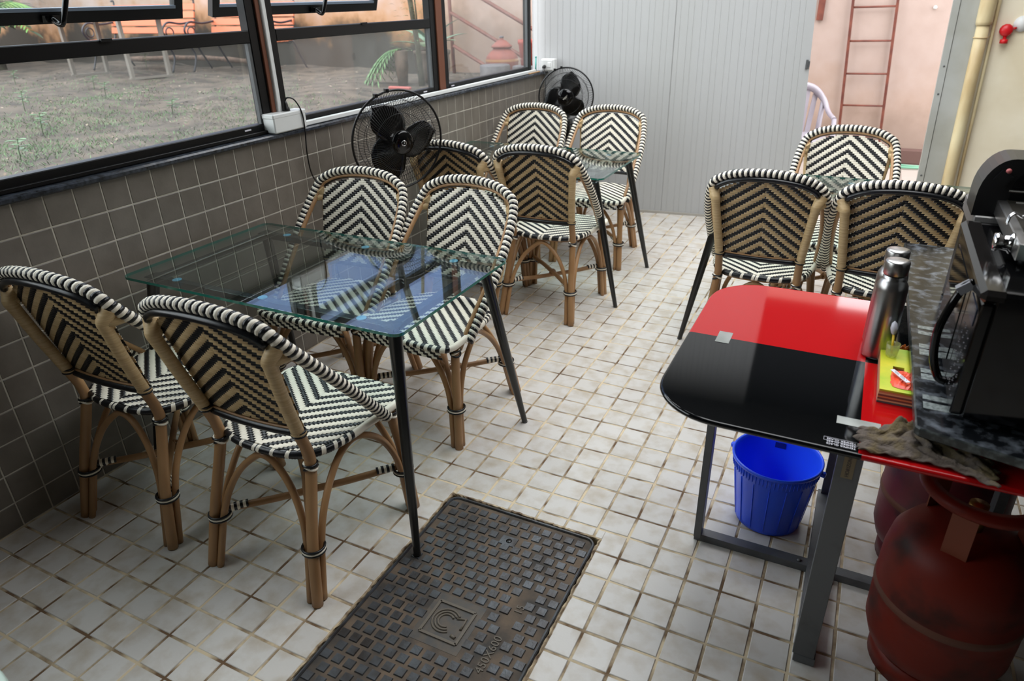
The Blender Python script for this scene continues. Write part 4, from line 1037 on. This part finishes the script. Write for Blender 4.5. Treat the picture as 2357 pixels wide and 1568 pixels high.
for k in range(3):
    o = link('printed_lettering', text_mesh('TEMPER GLASS', .0085, .0002), rt, loc=(-.033, -.398-.009*k+.004, TZ+.0004)); o.rotation_euler = (0, 0, PI); o.data.materials.clear(); o.data.materials.append(M_paper)
LG = {'w': (-.351, .005), 's': (-.004, -.312), 'n': (.009, .404), 'e': (.37, .045)}
m = MB(); m.box(LG['w'][0]-.012, .375, -.005+.022, .030+.022, 0.0, .026, bev=.001); m.build('foot_bar', M_greyst, rt)
m = MB(); m.box(-.026, .026, LG['s'][1]-.012, LG['n'][1]+.012, .001, .027, bev=.001); m.build('foot_bar', M_greyst, rt)
for kx, (x, y) in LG.items():
    m = MB()
    if kx in 'we': m.box(x-.011, x+.011, y-.005 if kx == 'w' else y-.04, y+.04 if kx == 'w' else y+.005, .026, TZ-.012, bev=.001)
    else: m.box(x-.026, x+.026, y-.011, y+.011, .027, TZ-.012, bev=.001)
    m.build('leg', M_greyst, rt)
m = MB(); m.box(-.36, .37, .010, .035, TZ-.034, TZ-.0105); m.box(-.012, .012, -.32, .41, TZ-.034, TZ-.0105); m.build('top_bar', M_greyst, rt)
m = MB()
for x, y in ((.02, .05), (-.05, .03), (.02, -.02), (.0, .02)): m.lathe([(.007, .027), (.006, .030), (0, .031)], (x, y, 0), 8)
m.build('bolt', M_greyst, rt)
m = MB(); m.box(-.016, .008, -.3245, -.3232, .60, .66); o = m.build('leg_sticker', mat('old_sticker', (132, 118, 92), .7), rt)
o = link('printed_lettering', text_mesh('HORIZON', .011, .0002), rt, loc=(-.004, -.3247, .63)); o.rotation_euler = (PI/2, -PI/2, 0); o.data.materials.clear(); o.data.materials.append(M_ink)

# ---- steel bottles
def bottle(x, y, label):
    t = thing('steel_bottle', label, 'bottle', (x, y, TZ+.0005), 0, 'steel water bottles')
    m = MB(); m.lathe([(.030, 0), (.0345, .003), (.036, .008), (.036, .185), (.0345, .195), (.028, .207), (.0255, .211), (.0255, .216), (.0225, .218), (.0225, .224)], n=36); m.build('bottle_body', M_steel, t)
    m = MB(); m.lathe([(.0265, .222), (.0275, .224), (.0275, .252), (.0255, .256), (.018, .2575), (0, .258)], n=32); m.build('cap', M_steel, t)
    m = MB(); m.lathe([(.0225, .218), (.0232, .219), (.0232, .223), (.0225, .224)], n=28); m.build('neck_seal', M_blackpl, t)
bottle(2.452, .705, 'steel water bottle standing nearer us on the table centre')
bottle(2.453, .79, 'steel water bottle standing behind the nearer one')
# ---- card sleeves, packet, jar, pouch
cs = thing('card_stack', 'stack of yellow green cards with a cut-out window beside the granite slab', 'card stack', (2.505, .575, TZ+.0008), math.radians(0))
def frame_plate(m, z0, z1, a=.047, b=.115):
    o_ = [(-a, -b+.012), (-a+.02, -b), (a, -b-.012), (a, b-.03), (-a+.03, b), (-a, b+.01)]
    m.box(-a, -.020, -b, b, z0, z1); m.box(.004, a, -b, b, z0, z1); m.box(-.020, .004, -b, -.040, z0, z1); m.box(-.020, .004, .012, b, z0, z1)
for k, mm in enumerate((M_stone, M_or3, M_or2, M_or1, M_or2, M_or3, M_or1)):
    m = MB(); frame_plate(m, k*.0042, k*.0042+.0038); m.build('card', mm, cs)
m = MB(); frame_plate(m, .0296, .034); m.build('card', M_yel, cs, 'yellow green top card')
pk = thing('orange_packet', 'crumpled orange red packet with white label on the card stack', 'packet', (2.506, .52, TZ+.036))
rr = random.Random(3)
def crumple(name, mm, par, c, a, b, h, nz=11, seed=2):
    r2 = random.Random(seed); off = [[r2.uniform(-1, 1) for _ in range(nz+1)] for _ in range(nz+1)]; m = MB()
    def f(u, v):
        x, y = u*2-1, v*2-1; e = max(0, 1-x**4)*max(0, 1-y**4); i, j = int(u*nz+.5), int(v*nz+.5)
        return (c[0]+a*x*(1-.12*y*y)+.002*off[i][j], c[1]+b*y*(1-.15*x*x), c[2]+h*(e**.6)*(.8+.22*off[i][j]))
    m.grid(f, nz, nz, smooth=False); m.grid(lambda u, v: (c[0]+a*(u*2-1)*(1-.12*(v*2-1)**2), c[1]+b*(1-2*v)*(1-.15*(2*u-1)**2), c[2]), nz, nz, smooth=False)
    return m.build(name, mm, par)
crumple('wrapper', M_packet, pk, (0, 0, 0), .026, .045, .007)
m = MB(); m.obox((-.009, -.006, .0125), (.004, .0025, 0), (-.016, .026, 0), (0, 0, .0006)); m.build('label_strip', M_paper, pk, 'white label strip')
m = MB(); q1 = Vector((-.5236, .8518, 0)); q2 = Vector((.8518, .5236, 0))
for k in range(2):
    for i in range(11):
        if (i*7+k*3) % 5 == 0: continue
        m.obox(Vector((-.009, -.006, .0133))+q1*(.0042*(i-5))+q2*(.0017*(k*2-1)), q1*.0012, q2*.0008, Vector((0, 0, .0001)))
m.build('label_print', M_ink, pk)
jr = thing('glass_tumbler', 'small greenish glass tumbler beside the granite slab', 'tumbler', (2.487, .652, TZ+.0352))
jr.location = (2.480, .640, TZ+.0355)
m = MB(); m.lathe([(.010, 0), (.013, .004), (.0155, .034), (.0145, .034), (.012, .006), (0, .005)], n=20); m.build('glass_wall', glass('yellowish_glass', (.86, .9, .72), dust=.25, dustcol=(.8, .78, .4)), jr)
sp2 = thing('plastic_spoon', 'grey and yellow spoon standing in the glass tumbler', 'spoon', (2.480, .640, TZ+.042))
m = MB(); m.tube([(0, 0, 0), (-.004, .012, .045)], [.0022, .003], 8); m.build('spoon_handle', mat('yellow_plastic', (214, 180, 40), .4), sp2)
m = MB(); m.lathe([(0, -.018), (.006, -.012), (.0085, 0), (.006, .012), (0, .018)], (-.006, .017, .060), 12, axis=(-.1, .3, 1)); m.build('spoon_bowl', mat('grey_white_plastic', (190, 190, 200), .3), sp2)
pch = thing('amber_pouch', 'shiny amber sachet wedged behind the yellow green cards', 'pouch', (2.505, .715, TZ+.001))
crumple('pouch_body', M_honey, pch, (-.0, .0, 0), .018, .022, .03, seed=5)
pch.location = (2.513, .728, TZ+.001)

# ---- granite slab and its stand
gs = thing('granite_slab', 'polished black speckled granite slab carrying the microwave', 'slab', (0, 0, 0))
m = MB(); m.prism([(2.519, .275), (2.526, .266), (2.695, .226), (3.36, .07), (3.36, 1.50), (2.513, 1.50)], .780, .800, 0, 1, bev=.003); m.build('slab_top', [M_slab, M_slabedge], gs)
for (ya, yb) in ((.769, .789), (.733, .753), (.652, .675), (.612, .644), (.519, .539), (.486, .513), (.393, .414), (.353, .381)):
    m = MB(); m.prism([(2.5345, ya), (2.70, ya-.008), (2.70, yb-.008), (2.5345, yb)], .7995, .8005); m.build('reflection_strip', M_reflband, gs, 'pale strip standing in for a bright band reflected in the slab')  # thin strips stand in for bright bands reflected in the polished slab
for x, y in ((3.30, .16), (3.30, 1.43), (2.62, 1.40)):
    m = MB(); m.box(x-.02, x+.02, y-.02, y+.02, 0, .78, bev=.002); m.build('leg', M_greyst, gs)
m = MB(); m.box(2.60, 3.32, 1.38, 1.42, .74, .78); m.box(3.28, 3.32, .14, 1.45, .74, .78); m.build('stand_rail', M_greyst, gs)
m = MB(); m.box(2.56, 2.60, .60, .64, TZ+.0005, .78); m.build('support_block', M_greyst, gs)

# ---- towel
def towel():
    def rid(t): return 1-abs(math.sin(t))
    def f(u, v):
        x = 2.428+.235*u+.005*math.sin(9*v+3*u)+.006*math.sin(23*v); y = .232+.02*math.sin(2.6*u)*(1-v)+(.085+.075*math.exp(-((u-.42)/.2)**2))*v-.02*u
        y -= .022*max(0, u-.72)*3*(1-v); y += .005*math.sin(31*u)*v
        z = .006+.011*rid(u*11+v*5+1.2*math.sin(v*5))**1.5*(.3+.7*v)+.009*rid(v*7+u*3)**2+.018*math.exp(-((u-.30)/.045)**2-((v-.78)/.25)**2)+.018*math.exp(-((u-.42)/.05)**2-((v-.62)/.32)**2)+.018*math.exp(-((u-.60+.2*v)/.04)**2-((v-.5)/.3)**2)+.0007*math.sin(u*90)*math.sin(v*60)
        e = min(u/.06, (1-u)/.06, v/.12, (1-v)/.12, 1); z = max(.002, z*(.35+.65*e)+.004*(1-e)*math.sin(40*u))
        z = min(z, .038 if x > 2.505 else .055)
        return (x, y, TZ+.002+z)
    m = MB(); m.grid(f, 110, 56); o = m.build('dish_towel', M_towel, None, 'crumpled grey brown towel on the table corner under the granite slab', cat='towel')
    s = o.modifiers.new('thick', 'SOLIDIFY'); s.thickness = .003; s.offset = 1
towel()

# ---- microwave
mw = thing('microwave_oven', 'black microwave oven with curved door handle on the granite slab', 'microwave', (0, 0, 0))
m = MB(); m.box(2.590, 2.965, .308, .792, .815, 1.080, bev=.006); m.build('cabinet', M_blackgl, mw)
m = MB(); m.box(2.572, 2.592, .455, .788, .822, 1.056, bev=.003); dr = m.build('door', M_blackgl, mw)
m = MB(); m.box(2.5705, 2.5725, .50, .76, .85, 1.03); m.build('door_glass', M_tblack, dr)
m = MB(); m.box(2.572, 2.592, .308, .452, .822, 1.056, bev=.003); cp = m.build('control_panel', M_blackgl, mw)
m = MB(); m.box(2.5705, 2.5725, .335, .425, 1.0, 1.035); m.build('display', mat('display_glass', (34, 44, 62), .1), cp)
m = MB()
for i in range(4):
    for j in range(7):
        y = .338+i*.026; z = .845+j*.021
        m.box(2.5708, 2.5722, y, y+.006, z, z+.0012); 
        if (i+j) % 3: m.box(2.5708, 2.5722, y+.001, y+.004, z+.005, z+.006)
m.build('key_markings', mat('grey_print', (84, 84, 88), .6), cp)
m = MB(); m.box(2.566, 2.612, .306, .792, 1.056, 1.082, bev=.009); m.build('top_trim', mat('dark_chrome', (30, 28, 27), .12, metal=.2), mw)
m = MB(); P = catmull([(2.574, .452, 1.048), (2.556, .448, 1.03), (2.540, .444, .975), (2.534, .442, .93), (2.540, .44, .875), (2.556, .437, .835), (2.572, .435, .828)], 6); m.tube(P, .0085, 10); m.build('door_handle', M_blackgl, mw)
m = MB(); m.obox((2.560, .449, 1.035), (.010, .0, .009), (0, .010, 0), (-.006, 0, .006)); m.build('handle_mount', mat('grey_plastic', (120, 120, 124), .4), mw)
for x, y in ((2.62, .35), (2.93, .35), (2.62, .75), (2.93, .75)): m = MB(); m.lathe([(.014, .8005), (.012, .815)], (x, y, 0), 12); m.build('foot', M_blackpl, mw)
m = MB(); m.obox((2.668, .335, 1.0806), (.026, .006, 0), (-.003, .011, 0), (0, 0, .0005)); m.build('top_sticker', mat('pale_green_label', (200, 226, 218), .6), mw)
m = MB()
for k in range(3): m.box(2.652, 2.675-.004*k, .362+.006*k, .3645+.006*k, 1.0802, 1.0808)
m.build('top_print', mat('grey_print2', (130, 130, 134), .6), mw)

# ---- gas stove on the microwave
st = thing('gas_stove', 'small steel gas stove standing on the microwave', 'stove', (0, 0, 0))
m = MB(); m.box(2.628, 2.955, .462, .880, 1.0955, 1.1305, bev=.002); m.build('stove_body', M_steel, st)
m = MB(); m.box(2.645, 2.945, .480, .862, 1.1300, 1.1325); m.build('drip_plate', mat('dark_steel', (92, 88, 80), .3, metal=.9), st)
for x, y in ((2.65, .49), (2.93, .49), (2.65, .85), (2.93, .85)): m = MB(); m.lathe([(.010, 1.0825), (.010, 1.0955)], (x, y, 0), 10); m.build('foot', M_blackpl, st)
m = MB(); m.lathe([(.0, -.034), (.017, -.033), (.019, -.026), (.014, -.020), (.016, -.008), (.021, -.004), (.021, 0), (0, 0)], (2.628, .520, 1.113), 24, axis=(1, 0, 0)); m.build('control_knob', M_chrome, st)
m = MB()
for i in range(5): m.box(2.6272, 2.6285, .835+i*.006, .838+i*.006, 1.105, 1.122)
m.build('vent_slots', M_blackpl, st)
m = MB(); m.lathe([(.05, 1.1325), (.052, 1.142), (.034, 1.146), (.03, 1.152), (0, 1.153)], (2.80, .67, 0), 24); m.build('burner', M_iron, st)
m = MB()
for y in (.56, .67, .78, .84): m.tube([(2.64, y, 1.158), (2.94, y, 1.158)], .0028, 6)
for x in (2.68, 2.75, 2.86, 2.92): m.tube([(x, .50, 1.161), (x, .86, 1.161)], .0028, 6)
m.build('pan_support', mat('support_wire', (60, 58, 54), .35, metal=.8), st)
for y0 in (.585, .835):
    m = MB()
    for d_ in (0, .010): m.tube(catmull([(2.618, y0+d_-.016, 1.136), (2.622, y0+d_-.008, 1.152), (2.632, y0+d_, 1.156), (2.645, y0+d_, 1.150), (2.655, y0+d_, 1.160), (2.672, y0+d_, 1.166)], 5), .0021, 8)
    m.build('support_clip', M_chrome, st)

# ---- black rounded appliance behind the microwave
ov = thing('countertop_oven', 'black round-shouldered countertop oven standing behind the microwave', 'oven', (0, 0, 0))
def arch_prof(x0, x1, z0, z1, r, n=8):
    P = [(x0, z0), (x1, z0), (x1, z1)]
    for i in range(n+1): a = math.radians(90+90*i/n); P.append((x0+r+r*1.0*math.cos(a), z1-r*1.5+r*1.5*math.sin(a)))
    return P
def extr(m, prof, y0, y1):
    n = len(prof); vs = [(x, y0, z) for x, z in prof]+[(x, y1, z) for x, z in prof]
    m.add(vs, [(i, (i+1) % n, n+(i+1) % n, n+i) for i in range(n)]+[tuple(range(n)), tuple(range(n, 2*n))[::-1]])
m = MB(); extr(m, arch_prof(2.584, 3.02, 1.090, 1.224, .06), .805, .925); m.build('oven_hood', M_blackpl, ov)
m = MB(); extr(m, arch_prof(2.648, 2.98, 1.096, 1.198, .03), .799, .806); m.build('viewing_glass', M_tblack, ov)
m = MB(); m.box(2.602, 3.02, .805, 1.06, .8005, 1.05, bev=.004); m.build('oven_base', M_blackpl, ov)
m = MB(); m.box(2.590, 3.02, .802, 1.02, 1.05, 1.091, bev=.004); m.build('steel_band', mat('satin_band', (140, 138, 136), .35, metal=.5), ov)
m = MB(); m.obox((2.625, .801, 1.18), (.007, 0, .012), (0, .004, 0), (.012, 0, -.007)); m.build('latch', M_blackpl, ov)
m = MB(); m.lathe([(.0, -.002), (.006, -.001), (.006, 0)], (2.632, .799, 1.198), 12, axis=(0, 1, 0)); m.build('indicator_lamp', mat('pink_lamp', (214, 120, 120), .4), ov)

# ================================================================== BUCKET
bk = thing('bucket', 'bright blue plastic bucket under the red and black table', 'bucket', (2.262, .885, .0005))
prof_o = [(.096, 0), (.102, .004), (.104, .02), (.128, .20), (.131, .205), (.1335, .236), (.1375, .238), (.139, .246), (.136, .251), (.1305, .247), (.128, .235), (.124, .20), (.100, .012), (0, .010)]
m = MB(); m.lathe(prof_o, n=56)
for k in range(16):
    a = 2*PI*k/16; m.tube([(math.cos(a)*.1045, math.sin(a)*.1045, .012), (math.cos(a)*.1285, math.sin(a)*.1285, .198)], .0013, 5)
for k in range(72):
    a = 2*PI*k/72; m.tube([(math.cos(a)*.1318, math.sin(a)*.1318, .208), (math.cos(a)*.134, math.sin(a)*.134, .234)], .0014, 4)
m.build('bucket_body', M_blue, bk)
for s, a in ((0, math.radians(-10)), (1, math.radians(170))):
    m = MB(); m.lathe([(.008, -.004), (.010, 0), (.010, .008), (.006, .012), (0, .012)], (math.cos(a)*.137, math.sin(a)*.137, .232), 12, axis=(math.cos(a), math.sin(a), 0)); m.build('handle_lug', M_blue, bk)
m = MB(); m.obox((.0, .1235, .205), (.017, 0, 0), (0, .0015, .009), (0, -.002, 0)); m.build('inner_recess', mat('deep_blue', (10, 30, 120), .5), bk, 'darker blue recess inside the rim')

# ================================================================== GAS CYLINDERS
def cylinder(x, y, mm, label, stay_a):
    t = thing('gas_cylinder', label, 'gas cylinder', (x, y, 0), 0, 'cooking gas cylinders')
    pr = [(0, .035), (.08, .037), (.12, .05), (.148, .08), (.160, .12), (.162, .20)]
    m = MB(); m.lathe(pr+[(.162, .232), (.1645, .236), (.1645, .250), (.162, .254), (.161, .33), (.152, .385), (.125, .425), (.08, .445), (.03, .452), (0, .453)], n=48, matf=lambda i: 1 if 6 <= i <= 8 else 0); m.build('cylinder_body', [mm, mat('weld_band', (92, 52, 36), .6) if 'weld_band' not in bpy.data.materials else bpy.data.materials['weld_band']], t)
    m = MB(); m.lathe([(.13, .0), (.134, .0), (.134, .06), (.13, .06)], n=40); m.build('foot_ring', mm, t)
    m = MB(); m.lathe([(.022, .45), (.022, .475), (.012, .48), (.012, .50), (.02, .505), (.02, .52), (0, .522)], n=18); m.build('valve', mat('brass_valve', (150, 120, 60), .35, metal=.8), t)
    for k in range(3):
        a = stay_a+k*2*PI/3; r0 = .105; c = Vector((math.cos(a)*r0, math.sin(a)*r0, 0)); tg = Vector((-math.sin(a), math.cos(a), 0))
        m = MB(); m.obox(c+Vector((0, 0, .49)), tg*.026, Vector((math.cos(a), math.sin(a), 0))*.002, Vector((0, 0, .075))); m.build('collar_stay', M_stay, t)
    m = MB(); m.lathe([(.101, .548), (.121, .548), (.129, .556), (.129, .566), (.121, .574), (.101, .574), (.101, .548)], n=44, cap=False); m.build('collar_ring', mm, t)
    return t
cylinder(2.712, .475, M_cyl, 'red orange gas cylinder nearest us under the red table', -1.95)
cylinder(2.722, .885, M_cyl2, 'maroon gas cylinder behind the red orange one', -2.2)

# ---- pale plastic stool edge at the lower left corner
ps = thing('plastic_stool', 'pale greenish white plastic stool cut off at the lower left corner', 'stool', (1.0, -.935, 0))
m = MB(); m.lathe([(.18, .415), (.2, .42), (.205, .432), (.2, .444), (.18, .45), (.13, .445), (0, .443)], n=48); m.build('seat', mat('mint_white_plastic', (206, 226, 216), .35), ps)
for k in range(4):
    a = PI/4+k*PI/2; m = MB(); m.bar((math.cos(a)*.13, math.sin(a)*.13, .425), (math.cos(a)*.175, math.sin(a)*.175, 0), .045, .02, upv=(math.cos(a), math.sin(a), 0)); m.build('leg', bpy.data.materials['mint_white_plastic'], ps)
